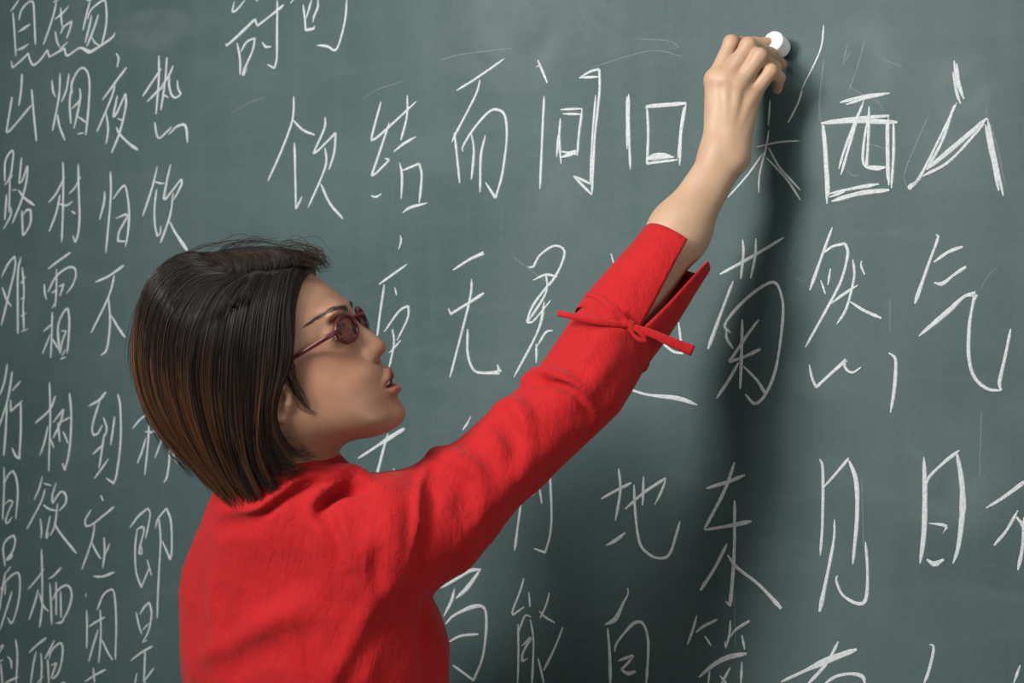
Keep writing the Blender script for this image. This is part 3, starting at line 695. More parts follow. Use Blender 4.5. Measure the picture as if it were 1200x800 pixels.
# ------------------------------------------------------------------ spectacles
M_FRAME = simple_mat('dark_red_acetate', (.075, .006, .011), .30)
M_PAD = simple_mat('clear_silicone', (.75, .72, .70), .2, Alpha=.6)
M_STEEL = simple_mat('steel', (.6, .6, .6), .25, Metallic=1.0)
def lens_mat():
    m, N, L, B = new_mat('tinted_lens')
    tr = N.new('ShaderNodeBsdfTransparent'); tr.inputs[0].default_value = (.94, .87, .87, 1)
    gl = N.new('ShaderNodeBsdfGlossy'); gl.inputs['Roughness'].default_value = .05
    mx = N.new('ShaderNodeMixShader')
    mx.inputs[0].default_value = .05; L.new(tr.outputs[0], mx.inputs[1]); L.new(gl.outputs[0], mx.inputs[2])
    L.new(mx.outputs[0], N['Material Output'].inputs[0]); return m
M_LENS = lens_mat()
LC = {1: np.array([411.5, 381.6, 35.5]), -1: np.array([415.5, 378.8, -35.0])}
LHW, LHH = 23.5, 15.0
def lens_axes(side):
    wr = math.radians(15 if side > 0 else 6); h = np.array([0, 0, 1.0])*side*math.cos(wr)-FWd*math.sin(wr)
    return h, UPd*.985+FWd*.10, FWd*math.cos(wr)+np.array([0, 0, 1.0])*side*math.sin(wr)
def lens_ring(side, k=1.0, n=48, fwd=0.0):
    h, v, f = lens_axes(side); a = np.linspace(0, 2*math.pi, n, endpoint=False)
    ca, sa = np.cos(a), np.sin(a); ex = .86
    return LC[side]+k*LHW*(np.sign(ca)*np.abs(ca)**ex)[:, None]*h+k*LHH*(np.sign(sa)*np.abs(sa)**ex)[:, None]*v+f*fwd

def sweep(path, a_axis, ra, rb, sides=10, closed=False):
    """ellipse section swept along a world path; ra along a_axis"""
    n = len(path); t = (np.roll(path, -1, 0)-np.roll(path, 1, 0)) if closed else np.gradient(path, axis=0)
    t /= np.linalg.norm(t, axis=1)[:, None]
    A = np.broadcast_to(a_axis, path.shape); A = A-(A*t).sum(1)[:, None]*t; A = A/np.linalg.norm(A, axis=1)[:, None]; Bv = np.cross(t, A)
    ang = np.arange(sides)*2*math.pi/sides; ra = np.broadcast_to(ra, n); rb = np.broadcast_to(rb, n)
    V = path[:, None]+(ra[:, None]*np.cos(ang))[..., None]*A[:, None]+(rb[:, None]*np.sin(ang))[..., None]*Bv[:, None]
    V = V.reshape(-1, 3); Fc = []
    for i in range(n if closed else n-1):
        for j in range(sides):
            i2 = (i+1) % n; Fc.append((i*sides+j, i*sides+(j+1) % sides, i2*sides+(j+1) % sides, i2*sides+j))
    if not closed: Fc += [tuple(range(sides))[::-1], tuple((n-1)*sides+j for j in range(sides))]
    return V, Fc
def join(parts):
    V, Fc, b = [], [], 0
    for v, f in parts:
        V.append(np.asarray(v)); Fc += [tuple(int(i)+b for i in q) for q in f]; b += len(v)
    return np.concatenate(V), Fc
def dvec(v): return (world_from_draw(np.array([300, 440, 0.0])-0*np.array(v)+np.array(v)*10)-world_from_draw(np.array([300, 440, 0.0])))[0]

def build_glasses():
    root = bpy.data.objects.new('eyeglasses', None); COL.objects.link(root); root.empty_display_size = .02
    base = world_from_draw((416, 380, 0))[0]; root.location = tuple(base)
    tag(root, 'narrow oval eyeglasses with dark red plastic frame worn by the woman', 'glasses')
    loc = lambda v: np.asarray(v)-base
    fdir = dvec(FWd); fdir /= np.linalg.norm(fdir); udir = dvec(UPd); udir /= np.linalg.norm(udir)
    parts = []
    for s in (1, -1): parts.append(sweep(loc(world_from_draw(lens_ring(s))), fdir, 2.6*HS, 2.4*HS, 10, True))
    br = [LC[1]-lens_axes(1)[0]*20+UPd*4, LC[1]-lens_axes(1)[0]*24+UPd*8+FWd*3, np.array([420, 371, 0])+FWd*4, LC[-1]-lens_axes(-1)[0]*24+UPd*8+FWd*3, LC[-1]-lens_axes(-1)[0]*20+UPd*4]
    parts.append(sweep(loc(world_from_draw(spline(br, 20))), udir, 2.0*HS, 1.8*HS))
    for s in (1, -1):
        h, v, f = lens_axes(s); e0 = LC[s]+h*20+v*3
        parts.append(sweep(loc(world_from_draw(spline([e0, e0+h*7-FWd*1, e0+h*11-FWd*7], 10))), udir, 3.0*HS, 2.0*HS))
    v, f = join(parts); link('frame', mesh_np('frame', v, f), [M_FRAME], root)
    for s in (1, -1):
        ring = lens_ring(s, .99, 40, .4); ring2 = lens_ring(s, .99, 40, -.5); c1 = LC[s]+FWd*1.6; c2 = LC[s]+FWd*.7
        V = np.concatenate([ring, ring2, [c1], [c2]]); n = 40
        Fc = [(i, (i+1) % n, 2*n) for i in range(n)]+[((i+1) % n+n, i+n, 2*n+1) for i in range(n)]+[(i+n, (i+1) % n+n, (i+1) % n, i) for i in range(n)]
        link('lens', mesh_np('lens', loc(world_from_draw(V)), Fc), [M_LENS], root)
        h, vv, ff = lens_axes(s); e0 = LC[s]+h*31+vv*3-FWd*6
        ear = np.array([338, 423.5, 79.0*s]); tp = [e0, e0*.75+ear*.25, e0*.5+ear*.5, e0*.25+ear*.75, ear, np.array([322, 434, 80*s]), np.array([311, 449, 78*s])]
        path = spline(tp, 40); k = np.linspace(0, 1, 40)
        link('temple', mesh_np('temple', *sweep(loc(world_from_draw(path)), udir, (2.9-.7*np.clip(k*3, 0, 1))*HS, 1.5*HS)), [M_FRAME], root)
        pc = np.array([410.5, 384, 11.5*s]); w = loc(world_from_draw(spline([LC[s]-h*19-vv*3, LC[s]-h*20-vv*4-FWd*5, pc+np.array([0, 0, s*2.0])], 10)))
        pad_v, pad_q = polygonize(lambda p: ellipsoid(p, (0, 0, 0), (.0024, .0045, .0016)).astype(np.float32), (-.006,)*3, (.006,)*3, .0006)
        R = np.stack([fdir, udir, np.cross(fdir, udir)], 1)
        pad = link('nose_pad', mesh_np('nose_pad', pad_v@R.T+loc(world_from_draw(pc))[0], pad_q), [M_PAD], root)
        link('pad_arm', mesh_np('pad_arm', *sweep(w, udir, .0005, .0005, 6)), [M_STEEL], pad)
    return root
# ------------------------------------------------------------------ body, hand, clothes
SH_R = P(440, 632, 1.685); SH_L = P(286, 688, 1.85); NECK = P(336, 600, 1.715)
ELB = P(680, 450, 1.775); WR = P(848, 186, 1.866)
YB = math.radians(42); T_R = np.array([math.cos(YB), -math.sin(YB), 0]); T_F = np.array([math.sin(YB), math.cos(YB), 0])
SEC = np.array([  # photo y, centre x, depth, half width, half thickness of the trunk
 (600,335,1.735,.070,.058),(640,345,1.75,.098,.074),(670,352,1.757,.126,.088),(700,358,1.765,.143,.100),(760,364,1.775,.146,.110),(820,367,1.78,.143,.108),(900,369,1.78,.130,.098),(1000,371,1.78,.146,.110),(1080,370,1.78,.168,.122),(1150,370,1.78,.165,.118)], float)
SEC_Z = np.array([P(r[1], r[0], r[2])[2] for r in SEC])
def trunk(p, grow=0.0, zlo=.80, ztop=1.31):
    z = p[:, 2]; o = np.argsort(SEC_Z)
    g = lambda k: np.interp(z, SEC_Z[o], SEC[o, k])
    d = g(2); cx = (g(1)-600)/F*d; q = np.stack([p[:, 0]-cx, p[:, 1]-d], 1)
    l = np.abs(q@T_R[:2])/(g(3)+grow); f = np.abs(q@T_F[:2])/(g(4)+grow)
    r = (l**2.3+f**2.3)**(1/2.3); e = (r-1)*(g(4)+grow)*1.05
    return smax(smax(e, zlo-z, .02), z-ztop, .05)

HAND = dict(
 index=[(838,94,1.880),(857,51,1.893),(884,51,1.914),(902,49.5,1.921)],
 middle=[(850,95,1.874),(877,54,1.878),(902,63,1.905),(916,75,1.925)],
 ring=[(864,102,1.872),(890,66.5,1.871),(908,80,1.894),(906,90,1.915)],
 little=[(879,113,1.877),(903,84,1.874),(913,91,1.888),(911,104,1.902)],
 thumb=[(842,140,1.893),(866,105,1.915),(886,76,1.930),(900,62,1.934)])
FR = dict(index=(.0100,.0086,.0074,.0060), middle=(.0104,.0090,.0076,.0062), ring=(.0102,.0086,.0073,.0060), little=(.0094,.0077,.0066,.0056), thumb=(.0130,.0105,.0095,.0075))
HW = {k: [P(*q) for q in v] for k, v in HAND.items()}
def arm_sdf(p):
    c = [P(840, 176, 1.868), P(862, 178, 1.870)]; d = None
    palm = None
    for k, w in (('index', 0), ('middle', .35), ('ring', .7), ('little', 1.0)):
        s = c[0]*(1-w)+c[1]*w; e = capsule(p, s, HW[k][0]+np.array([0, .002, 0]), .0150, .0112)
        palm = e if palm is None else smin(palm, e, .008)
    palm = smin(palm, capsule(p, c[0]+np.array([.004, .008, 0]), HW['thumb'][1]-np.array([0, .004, 0]), .0165, .0115), .012)
    d = palm
    for k in ('index', 'middle', 'ring', 'little'):
        j = HW[k]; r = FR[k]; f = capsule(p, j[0], j[1], r[0], r[1])
        f = smin(f, capsule(p, j[1], j[2], r[1]*.97, r[2]), .003); f = smin(f, capsule(p, j[2], j[3], r[2], r[3]), .003)
        f = smin(f, np.linalg.norm(p-(j[1]-np.array([0, .0012, -.0006])).astype(np.float32), axis=1)-r[1]*1.02, .004)
        root = np.linalg.norm(p-j[0].astype(np.float32), axis=1)
        d = smin(d, f, .0035) if k == 'index' else smin(d, f, .0030)
        d = smin(d, np.linalg.norm(p-(j[0]-np.array([0, .0022, -.001])).astype(np.float32), axis=1)-r[0]*.98, .009)
        d = smin(d, capsule(p, c[0]*.5+c[1]*.5-np.array([0, .012, 0]), j[0]-np.array([0, .0080, .002]), .0025, .0028), .006)   # tendon
    j = HW['thumb']; r = FR['thumb']; f = capsule(p, j[0], j[1], r[0], r[1])
    f = smin(f, capsule(p, j[1], j[2], r[1], r[2]), .004); f = smin(f, capsule(p, j[2], j[3], r[2], r[3]), .004); d = smin(d, f, .004)
    perp = np.array([.80, 0, -.60])     # across the forearm
    fore = None
    for s in (-1, 1):
        a = P(848, 186, 1.868)+perp*.0078*s; m = P(796, 271, 1.848)+perp*.0095*s; b = ELB+perp*.010*s
        e = smin(capsule(p, a, m, .0150, .0185), capsule(p, m, b, .0185, .024), .03); fore = e if fore is None else smin(fore, e, .022)
    fore = smin(fore, np.linalg.norm(p-P(862, 188, 1.862).astype(np.float32), axis=1)-.0085, .012)
    d = smin(d, fore, .018)
    return d
def arm_tint(v):
    col = np.ones((len(v), 3)); p = v.astype(np.float32)
    def mixin(d, w, c):
        f = np.clip(1-d/w, 0, 1)[:, None]; col[:] = col*(1-f)+np.array(c)*f
    for k in ('index', 'middle', 'ring', 'little'):
        mixin(np.linalg.norm(p-HW[k][1].astype(np.float32), axis=1)-.004, .011, (1.0, .90, .86))
        mixin(np.linalg.norm(p-HW[k][3].astype(np.float32), axis=1)-.003, .010, (1.02, .86, .82))
        mixin(np.linalg.norm(p-HW[k][0].astype(np.float32), axis=1)-.006, .012, (1.0, .92, .90))
    return col*np.array([1.16, 1.30, 1.32])

def left_arm(p):
    j = [SH_L, P(276, 985, 1.86), P(318, 1205, 1.78)]
    d = chain(p, j, (.040, .034, .021)); w = j[2]; dr = (j[2]-j[1])/np.linalg.norm(j[2]-j[1]); sd = np.cross(dr, [0, 1, .2]); sd /= np.linalg.norm(sd)
    palm = smin(capsule(p, w, w+dr*.075+sd*.022, .018, .011), capsule(p, w, w+dr*.075-sd*.022, .018, .011), .02); d = smin(d, palm, .015)
    for k, ln in ((-1.5, .062), (-.5, .074), (.5, .070), (1.5, .055)):
        a = w+dr*.078+sd*.0155*k; b = a+dr*ln*.5+np.array([.004, -.004, 0]); c = b+dr*ln*.42+np.array([.012, -.004, .004]); d = smin(d, chain(p, [a, b, c], (.0092, .0080, .0062)), .003)
    a = w+dr*.02-sd*.02; d = smin(d, chain(p, [a, a+dr*.035-sd*.02, a+dr*.07-sd*.026], (.013, .010, .0075)), .006)
    return d
def torso_skin(p):
    d = trunk(p, -.022, .02+.60, 1.30); d = smin(d, capsule(p, NECK, SH_R, .045, .040), .04); d = smin(d, capsule(p, NECK, SH_L, .045, .036), .04)
    d = smin(d, chain(p, [SH_R, P(507, 605, 1.705), P(568, 549, 1.730), ELB], (.044, .040, .035, .028)), .03); d = smin(d, left_arm(p), .02)
    return smin(d, capsule(p, P(338, 560, 1.695), P(337, 660, 1.75), .046, .058), .03)

# ---- shirt
ARM_AX = [P(438,640,1.69), P(508,611,1.708), P(572,554,1.730), P(645,490,1.757), P(684,450,1.773), P(714,400,1.804)]
ARM_RD = (.062, .0585, .0465, .0450, .0468, .0466)
def shirt_base(p):
    d = trunk(p, .004, .80, 1.315)
    d = smin(d, chain(p, [NECK, P(395, 622, 1.69), SH_R], (.060, .056, .056)), .04)
    d = smin(d, chain(p, [NECK+np.array([0, .015, -.004]), P(300, 640, 1.79), SH_L], (.058, .052, .049)), .05)
    f0 = P(366, 760, 1.775)
    for s, r in ((1, .042), (-1, .042)): d = smin(d, ellipsoid(p, f0+T_F*.064+T_R*.058*s, (r, r, r*1.1)), .05)
    arm = chain(p, ARM_AX, ARM_RD)
    d = smin(d, arm, .028)
    d = smin(d, chain(p, [SH_L, P(276, 985, 1.86), P(312, 1180, 1.79)], (.047, .046, .036)), .02)
    return smin(d, capsule(p, P(340, 572, 1.700), P(336, 640, 1.735), .054, .072), .03)

def on_surface(px, py, fn, d0=1.5, d1=2.0, inset=0.0):
    t = np.linspace(d0, d1, 900); pts = np.array([P(px, py, q) for q in t]).astype(np.float32); v = fn(pts)
    i = np.argmax(v < 0) if (v < 0).any() else np.argmin(v); return pts[i].astype(float)+np.array([0, inset, 0])
RIDGES = [  # folds measured on the photograph: points, radius, how far it stands out, blend
 ([(264,600),(294,600),(325,582),(350,563),(374,556),(398,550)], .0075, .0058, .005),        # collar edge
 ([(365,608),(369,586),(384,568),(406,556),(426,562),(441,574)], .0090, .0075, .010),        # roll at the shoulder
 ([(368,602),(376,625),(392,646),(408,664),(426,683),(447,702)], .0060, .0042, .008),        # armhole seam
 ([(396,606),(406,634),(413,662)], .0065, .0045, .010),
 ([(501,541),(491,583),(484,632),(472,670),(450,697)], .0050, .0060, .006),
 ([(447,702),(434,668),(430,630)], .0055, .0030, .010),
 ([(449,700),(462,655),(466,610)], .0060, .0034, .012),
 ([(612,442),(628,436),(645,437),(668,449),(694,478)], .0065, .0062, .006),                  # tuck above the elbow
 ([(583,474),(604,475),(617,499),(612,524)], .0080, .0050, .010),
 ([(508,526),(540,541),(560,556),(561,582)], .0080, .0042, .012),
 ([(585,520),(600,545),(592,570)], .0080, .0030, .014),
 ([(388,800),(415,757),(441,709)], .0080, .0036, .014),
 ([(228,790),(270,765),(320,735),(354,712)], .012, .0050, .020),
 ([(448,704),(430,745),(424,800)], .0080, .0026, .016),
 ([(460,560),(455,600),(460,650)], .0090, .0026, .018),
 ([(250,690),(258,740),(252,790)], .010, .0030, .018),
 ([(560,600),(600,560),(640,520)], .010, .0024, .020),
 ([(690,420),(712,396),(728,386)], .006, .0024, .010),
 ([(660,470),(690,450),(720,410)], .008, .0024, .014),
]
VALLEYS = [
 ([(270,608),(298,608),(326,592),(354,572),(388,562),(402,560)], .0045, .0044, .004),
 ([(254,618),(274,615),(294,609)], .0075, .0018, .010),
 ([(374,608),(382,590),(404,574),(432,573)], .0068, .0085, .006),
 ([(377,632),(404,668),(424,690)], .0055, .0045, .008),
 ([(386,602),(397,640),(404,662)], .0055, .0046, .008),
 ([(511,550),(502,590),(495,635),(484,674)], .0070, .0036, .010),
 ([(437,650),(440,680),(447,700)], .0050, .0030, .008),
 ([(622,450),(650,449),(676,463),(692,487)], .0052, .0062, .005),
 ([(347,722),(355,748),(364,800)], .0030, .0018, .004),
 ([(447,706),(470,708),(492,704)], .0022, .0016, .003),
 ([(410,800),(440,740),(452,712)], .0090, .0034, .014),
 ([(500,700),(497,740),(500,800)], .0070, .0034, .012),
 ([(590,500),(604,520),(600,545)], .0080, .0034, .012),
 ([(530,560),(548,572),(548,600)], .0080, .0030, .014),
 ([(236,790),(280,772),(330,745)], .010, .0034, .018),
]
def ridged(p):
    d = shirt_base(p)
    for pos, r, k, lo, hi in R_PREP:
        m = ((p > lo) & (p < hi)).all(1)
        if m.any(): d[m] = smin(d[m], chain(p[m], pos, [r]*len(pos)), k)
    return d
def prep(lst, sign, fn):
    out = []
    for pts, r, hgt, k in lst:
        hgt *= 1.35
        c = spline(pts, max(6, 3*len(pts))); n = len(c); tp = np.clip(np.minimum(np.arange(n), np.arange(n)[::-1])/(.25*n), 0, 1)
        w = [on_surface(x, y, fn) for x, y in c]
        g = []
        for q in w:
            e = .002; pr = np.array([q+np.eye(3)[i]*e for i in range(3)]+[q-np.eye(3)[i]*e for i in range(3)]).astype(np.float32); f = fn(pr); nn = f[:3]-f[3:]; g.append(nn/np.linalg.norm(nn))
        g = np.array(g); hh = hgt*(.15+.85*tp)
        pos = np.array(w)+g*((hh-r)[:, None] if sign > 0 else (r-hh)[:, None])
        out.append((pos, r, k, pos.min(0)-r-.02, pos.max(0)+r+.02))
    return out
R_PREP = prep(RIDGES, 1, shirt_base); V_PREP = prep(VALLEYS, -1, ridged)
def shirt_sdf(p):
    d = shirt_base(p)
    for lst, op in ((R_PREP, 1), (V_PREP, -1)):
        for pos, r, k, lo, hi in lst:
            m = ((p > lo) & (p < hi)).all(1)
            if not m.any(): continue
            c = chain(p[m], pos, [r]*len(pos)); d[m] = smin(d[m], c, k) if op > 0 else smax(d[m], -c, k)
    # soft unevenness of the cloth
    x, y, z = p[:, 0], p[:, 1], p[:, 2]
    return d+.0011*np.sin(31*x+17*z+4*np.sin(23*y+9*z))*np.sin(27*z-19*y+3*np.sin(21*x))+.0006*np.sin(70*x-55*z)*np.sin(60*y+66*z+5*np.sin(33*x))

def cloth_mat():
    m, N, L, B = new_mat('red_cotton')
    tc = N.new('ShaderNodeTexCoord'); n = N.new('ShaderNodeTexNoise'); n.inputs['Scale'].default_value = 26; n.inputs['Detail'].default_value = 6; n.inputs['Roughness'].default_value = .62
    L.new(tc.outputs['Object'], n.inputs[0])
    r = ramp(N, [(.3, (.36, .0070, .0085)), (.7, (.41, .0090, .0115))]); L.new(n.outputs[0], r.inputs[0]); L.new(r.outputs[0], B.inputs['Base Color'])
    B.inputs['Roughness'].default_value = .82; B.inputs['Specular IOR Level'].default_value = .2; B.inputs['Sheen Weight'].default_value = .12; B.inputs['Sheen Tint'].default_value = (1, .55, .5, 1)
    mp = N.new('ShaderNodeMapping'); mp.inputs['Scale'].default_value = (1, 1, .35); mp.inputs['Rotation'].default_value = (0, .5, .3); L.new(tc.outputs['Object'], mp.inputs[0])
    n2 = N.new('ShaderNodeTexNoise'); n2.inputs['Scale'].default_value = 95; n2.inputs['Detail'].default_value = 5; n2.inputs['Distortion'].default_value = 1.2; L.new(mp.outputs[0], n2.inputs[0])
    bp = N.new('ShaderNodeBump'); bp.inputs['Strength'].default_value = .75; bp.inputs['Distance'].default_value = .0026
    L.new(n2.outputs[0], bp.inputs['Height'])
    bp2 = N.new('ShaderNodeBump'); bp2.inputs['Strength'].default_value = .35; bp2.inputs['Distance'].default_value = .006; L.new(n.outputs[0], bp2.inputs['Height']); L.new(bp.outputs[0], bp2.inputs['Normal'])
    L.new(bp2.outputs[0], B.inputs['Normal'])
    return m
M_RED = cloth_mat()

def shell(grid, thick, closed_u=False):
    """a thin cloth sheet (nu, nv, 3) given a real thickness"""
    nu, nv = grid.shape[:2]
    du = np.gradient(grid, axis=0); dv = np.gradient(grid, axis=1); nn = np.cross(du, dv); nn /= np.linalg.norm(nn, axis=2)[..., None]+1e-12
    V = np.concatenate([(grid+nn*thick/2).reshape(-1, 3), (grid-nn*thick/2).reshape(-1, 3)]); N0 = nu*nv; Fc = []
    iu = range(nu if closed_u else nu-1)
    for i in iu:
        i2 = (i+1) % nu
        for j in range(nv-1):
            a, b, c, d = i*nv+j, i2*nv+j, i2*nv+j+1, i*nv+j+1; Fc.append((a, b, c, d)); Fc.append((N0+d, N0+c, N0+b, N0+a))
        Fc.append((i2*nv, i*nv, N0+i*nv, N0+i2*nv)); Fc.append((i*nv+nv-1, i2*nv+nv-1, N0+i2*nv+nv-1, N0+i*nv+nv-1))
    if not closed_u:
        for j in range(nv-1):
            Fc.append((j, j+1, N0+j+1, N0+j)); e = (nu-1)*nv; Fc.append((e+j+1, e+j, N0+e+j, N0+e+j+1))
    return V, Fc

def build_cuff(parent):
    """turned-out cuff of the raised sleeve, slit on the near side"""
    a = P(718, 394, 1.814); b = P(793, 292, 1.846); ax = (b-a)/np.linalg.norm(b-a)
    toc = np.array([-.07, -1.0, .03]); toc = toc-ax*(toc@ax); toc /= np.linalg.norm(toc); sd = np.cross(ax, toc)       # sd: to the right, across the sleeve
    if sd[0] < 0: sd = -sd
    nu, nv = 72, 22; G = np.zeros((nu, nv, 3))
    for j in range(nv):
        s = j/(nv-1); c = a+(b-a)*s; r = .0480+(.0430-.0480)*s+.0012*math.sin(s*5)
        g0 = math.radians(25+(6-25)*s); g1 = math.radians(26+(53-26)*max(0, (s-.12)/.88))            # slit opens towards the end
        for i in range(nu):
            f = i/(nu-1); ph = g1+(2*math.pi-(g1-g0))*f                              # from the right flap round the back to the left panel
            rr = r*(1+.012*math.sin(3*ph+s*4))
            e = min(f, 1-f)*nu; rr += .0012*math.exp(-(e/4.0)**2)*s                  # edges stand away a little
            out = 1.0 if f > .5 else 1.0+.0*s*math.exp(-(f*nu/9.0)**2)
            q = c+toc*math.cos(ph)*rr*out+sd*math.sin(ph)*rr*out
            if f < .5: q = q+ax*(.000*s*math.exp(-(f*nu/10.0)**2))
            G[i, j] = q
    v, f = shell(G, .0012); link('cuff', mesh_np('cuff', v, f), [M_RED], parent)
    # narrow tie round the sleeve, knotted over the foot of the slit
    n = 60; ring = []
    k0 = P(739, 381, 1.772)
    for i in range(n):
        ph = 2*math.pi*i/n; ctr = a+ax*(-.004+.016*math.sin(ph-2.2)*0-.018*(-math.sin(ph))*0)
        ring.append(a+ax*(.006+.013*math.sin(ph)*-1)+toc*math.cos(ph)*.0488+sd*math.sin(ph)*.0488)
    parts = [sweep(np.array(ring), ax, .0040, .0014, 10, True)]
    kn = P(738, 382, 1.7635)
    def pt(x, y, d): return P(x, y, d)
    KD = kn[1]
    v, q = polygonize(lambda p: smin(ellipsoid(p, kn, (.0068, .0050, .0066)), capsule(p, kn+np.array([-.004, -.003, .004]), kn+np.array([.004, -.003, -.004]), .0032, .0032), .003), kn-.012, kn+.012, .0007)
    kp = lambda x, y, dd: P(x, y, KD+dd)
    left = spline([kp(738,381,-.004), kp(715,379,-.009), kp(690,375,-.010), kp(668,370,-.006), kp(654,367,.004)], 24)
    right = spline([kp(740,383,-.002), kp(762,390,-.006), kp(785,400,-.006), kp(812,411,-.004)], 24)
    loop = spline([kp(739,383,-.003), kp(748,388,-.006), kp(757,396,-.006), kp(754,399,-.006), kp(745,395,-.006), kp(737,386,-.003)], 24)
    loop2 = spline([kp(737,379,-.003), kp(729,370,-.004), kp(721,360,-.004), kp(718,362,-.004), kp(727,372,-.004), kp(736,381,-.003)], 24)
    parts += [sweep(left, np.array([0, 0, 1.0]), .0033, .0016), sweep(right, np.array([.35, 0, .94]), np.linspace(.0036, .0058, 24), .0016),
              sweep(loop, np.array([.5, 0, -.8]), .0026, .0014), sweep(loop2, np.array([.7, 0, .6]), .0026, .0014), (v, q)]
    v, f = join(parts); link('cuff_tie', mesh_np('cuff_tie', v, f), [M_RED], parent)

def build_collar(parent):
    """stand collar round the neck"""
    nu, nv = 72, 12; G = np.zeros((nu, nv, 3))
    b0 = P(337, 602, 1.712); t0 = P(344, 556, 1.695)
    toc = np.array([.13, -1, 0]); toc /= np.linalg.norm(toc); rt = np.array([1.0, .13, 0]); rt /= np.linalg.norm(rt)
    for i in range(nu):
        ph = 2*math.pi*i/nu
        for j in range(nv):
            s = j/(nv-1); c = b0+(t0-b0)*s; r = .063+(.0565-.063)*s**.7
            back = -math.cos(ph-math.radians(90))  # towards her nape (photo left)
            q = c+rt*math.sin(ph)*r*1.02+toc*math.cos(ph)*r*.95
            q = q+np.array([0, 0, 1.0])*(.016*s*(-math.sin(ph))*.8-.004*s*max(0, math.sin(ph)))
            G[i, j] = q+np.array([0, 0, 0.0016*math.sin(3*ph+1)*s])
    v, f = shell(G[::-1], .0022, True); link('collar', mesh_np('collar', v, f), [M_RED], parent)

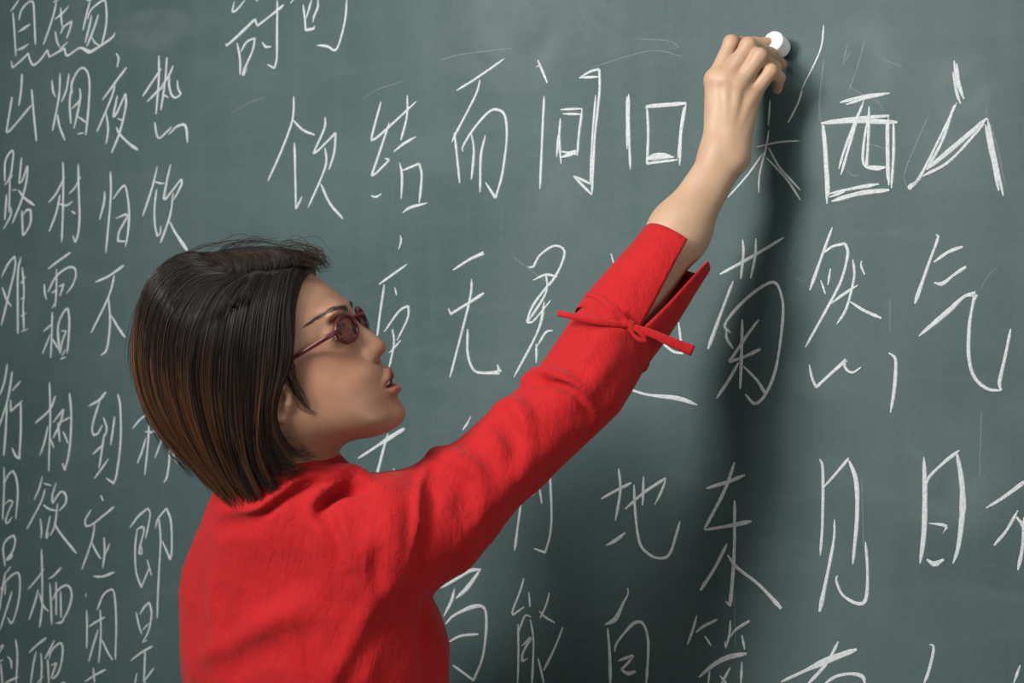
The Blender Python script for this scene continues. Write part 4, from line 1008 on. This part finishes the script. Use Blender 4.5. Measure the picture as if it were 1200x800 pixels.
def build_person():
    root = bpy.data.objects.new('person', None); COL.objects.link(root); root.empty_display_size = .1
    base = np.array([P(370, 800, 1.78)[0], 1.78, 0.0]); root.location = tuple(base)
    tag(root, 'woman in a red blouse seen from behind, writing on the chalkboard with raised right arm', 'person')
    def part(name, v, f, mats, parent=root, smooth=True):
        return link(name, mesh_np(name, np.asarray(v)-base, f, smooth), mats, parent)
    # skin: head and neck, raised arm and hand, trunk and left arm, in one mesh
    hv, hq = polygonize(head_sdf, HP-np.array([.17, .15, .20]), HP+np.array([.16, .15, .13]), .0015); hv, hq = largest_island(hv, hq); hv = smooth_verts(hv, hq, 2, .5)
    av, aq = polygonize(arm_sdf, np.array([.03, 1.74, 1.42]), np.array([.34, 1.97, 1.90]), .0012); av, aq = largest_island(av, aq); av = smooth_verts(av, aq, 2, .5)
    tv, tq = polygonize(torso_skin, np.array([-.50, 1.58, .62]), np.array([.16, 2.06, 1.36]), .006); tv, tq = largest_island(tv, tq)
    V = np.concatenate([hv, av, tv]); Q = np.concatenate([hq, aq+len(hv), tq+len(hv)+len(av)])
    me = mesh_np('body', V-base, Q); color_attr(me, 'tint', np.concatenate([head_tint(hv), arm_tint(av), np.ones((len(tv), 3))]))
    body = link('body', me, [M_SKIN], root)
    # eyes, teeth, brows
    for s in (1, -1):
        c = np.array(EYE_C)*np.array([1, 1, s]); u = np.linspace(0, math.pi, 20); w = np.linspace(0, 2*math.pi, 28, endpoint=False)
        look = FWd*.97-UPd*(-.1); look = look/np.linalg.norm(look); a1 = np.cross(look, [0, 0, 1.0]); a1 /= np.linalg.norm(a1); a2 = np.cross(look, a1)
        V = [c+EYE_R*(math.cos(x)*look+math.sin(x)*(math.cos(y)*a1+math.sin(y)*a2)) for x in u for y in w]
        col = [(.012, .008, .007) if x < .26 else (.030, .015, .010) if x < .54 else (.50, .46, .43) for x in u for y in w]
        Fc = [(i*28+j, i*28+(j+1) % 28, (i+1)*28+(j+1) % 28, (i+1)*28+j) for i in range(19) for j in range(28)]
        me = mesh_np('eye', world_from_draw(np.array(V))-base, Fc); color_attr(me, 'iris', np.array(col)); link('eye', me, [M_EYE], root)
        ps, rs = [], []
        rg = np.random.default_rng(5)
        for k in range(34):                                                   # lashes on the upper lid
            t = -1+2*k/33; e = c+FWd*(14.6-2.0*t*t)+UPd*(4.3-2.6*t*t)+np.array([0, 0, 12.5*t]); ps.append(world_from_draw(spline([e-FWd*1.5, e+FWd*3.5-UPd*.5, e+FWd*6.5+UPd*2.2+np.array([0, 0, 1.5*t])], 7))); rs.append(np.linspace(.00022, .00008, 7))
        v, q = tubes(ps, rs, 4); part('eyelashes', v, q, [M_DARK])
        ps, rs = [], []
        bl = spline([(405,362.5,10), (400.5,361,24), (391,362,45), (383,368,58)], 60)
        for k in range(200):
            i = int(56*rg.random()**1.35); t = i/59; q0 = bl[i]*np.array([1, 1, s])+np.array([0, rg.normal(0, 2.5*(1-.8*t)), 0]); dq = (bl[i+1]-bl[i])*np.array([1, 1, s]); dq /= np.linalg.norm(dq)
            pth = spline([q0, q0+dq*4-np.array([0, .6, 0]), q0+dq*8], 6); x = draw_surface(pth); ps.append(world_from_draw(x)); rs.append(np.array([.8, 1, 1, .8, .6, .3])*.00015)
        v, q = tubes(ps, rs, 4); part('eyebrow', v, q, [M_DARK])
    arc = [np.array([452.5-9*abs(a)**1.7, 446.5+3.5*abs(a)**1.7, 17*a]) for a in np.linspace(-1, 1, 25)]
    v, f = sweep(world_from_draw(np.array(arc)), np.array([0, 0, 1.0]), 4.2*HS, 1.8*HS, 8); part('teeth', v, f, [M_TOOTH])
    # hair
    v, q, c = build_hair(); me = mesh_np('hair', v-base, q); color_attr(me, 'strand', c); h = link('hair', me, [M_HAIR], root)
    h['label'] = 'short black bobbed hair with brown tinted ends'
    # blouse
    v, q = polygonize(shirt_sdf, np.array([-.52, 1.55, .79]), np.array([.20, 2.08, 1.58]), .0026); v, q = largest_island(v, q); v = smooth_verts(v, q, 2, .5)
    sh = part('blouse', v, q, [M_RED]); sh['label'] = 'bright red cotton blouse with long sleeves'
    g = bpy.data.objects
    holder = sh
    sh_off = base
    n0 = len(bpy.data.objects)
    before = set(bpy.data.objects)
    build_cuff(sh); build_collar(sh)
    for o in set(bpy.data.objects)-before:
        co = np.empty(len(o.data.vertices)*3, np.float32); o.data.vertices.foreach_get('co', co); co = co.reshape(-1, 3)-base.astype(np.float32); o.data.vertices.foreach_set('co', co.ravel()); o.data.update()
    # trousers and shoes below the edge of the photograph
    hip = P(370, 1080, 1.78); fl = lambda s: np.array([hip[0], hip[1], 0])+T_R*.085*s
    def trousers(p):
        d = trunk(p, .006, .70, .86)
        for s in (1, -1): d = smin(d, chain(p, [np.array([hip[0], hip[1], .80])+T_R*.08*s, fl(s)+np.array([0, 0, .45]), fl(s)+np.array([0, 0, .075])], (.085, .062, .052)), .03)
        return smax(d, .05-p[:, 2], .01)
    v, q = polygonize(trousers, np.array([-.52, 1.55, .02]), np.array([.10, 2.10, .90]), .009); part('trousers', v, q, [M_BLACK])
    for s in (1, -1):
        c = fl(s); fn = lambda p: smax(smin(capsule(p, c-T_F*.06+np.array([0, 0, .035]), c+T_F*.13+np.array([0, 0, .025]), .037, .032), capsule(p, c+np.array([0, 0, .05]), c+np.array([0, 0, .10]), .042, .045), .03), -p[:, 2]+.0, .004)
        v, q = polygonize(fn, c-np.array([.2, .2, .01]), c+np.array([.2, .2, .16]), .005); part('shoe', v, q, [M_BLACK])
    return root

def draw_surface(pth):
    """push sheet points out onto the face along its sideways axis"""
    c = FACE.half(pth[:, 0], pth[:, 1]); out = pth.copy(); 
    for i in range(len(out)):
        lo = out[i].copy(); t = np.linspace(-14, 10, 121); pts = lo[None]+t[:, None]*FWd[None]; v = head_sdf(world_from_draw(pts).astype(np.float32)); k = np.argmax(v > 0) if (v > 0).any() else 60; out[i] = pts[k]
    return out
M_DARK = simple_mat('dark_hair', (.022, .016, .013), .6)
M_TOOTH = simple_mat('tooth', (.75, .72, .66), .25)
M_BLACK = simple_mat('black_twill', (.02, .02, .022), .8)
def eye_mat():
    m, N, L, B = new_mat('eyeball'); at = N.new('ShaderNodeVertexColor'); at.layer_name = 'iris'; L.new(at.outputs[0], B.inputs['Base Color']); B.inputs['Roughness'].default_value = .12; return m
M_EYE = eye_mat()
M_STICK = simple_mat('white_chalk', (.86, .86, .84), .95)

def build_chalk():
    a = P(905.5, 47.5, 1.915); b = P(915.5, 57, 1.9395); ax = (b-a)/np.linalg.norm(b-a); L_ = np.linalg.norm(b-a)
    base = a+ax*L_*.5
    def fn(p):
        t = (p-a.astype(np.float32))@ax.astype(np.float32); r = np.linalg.norm(p-a-t[:, None]*ax, axis=1)
        return smax(smax(r-.0118, -t, .004), t-L_, .003)+.0001*np.sin(1500*p[:, 0]+1100*p[:, 2])
    v, q = polygonize(fn, base-.03, base+.03, .0006); v = smooth_verts(v, q, 3, .5)
    o = link('chalk_stick', mesh_np('chalk_stick', v-base, q), [M_STICK], None, tuple(base))
    tag(o, 'thick white stick of chalk pinched between her fingers against the board', 'chalk')
write_on_board()
build_person()
build_glasses()
build_chalk()
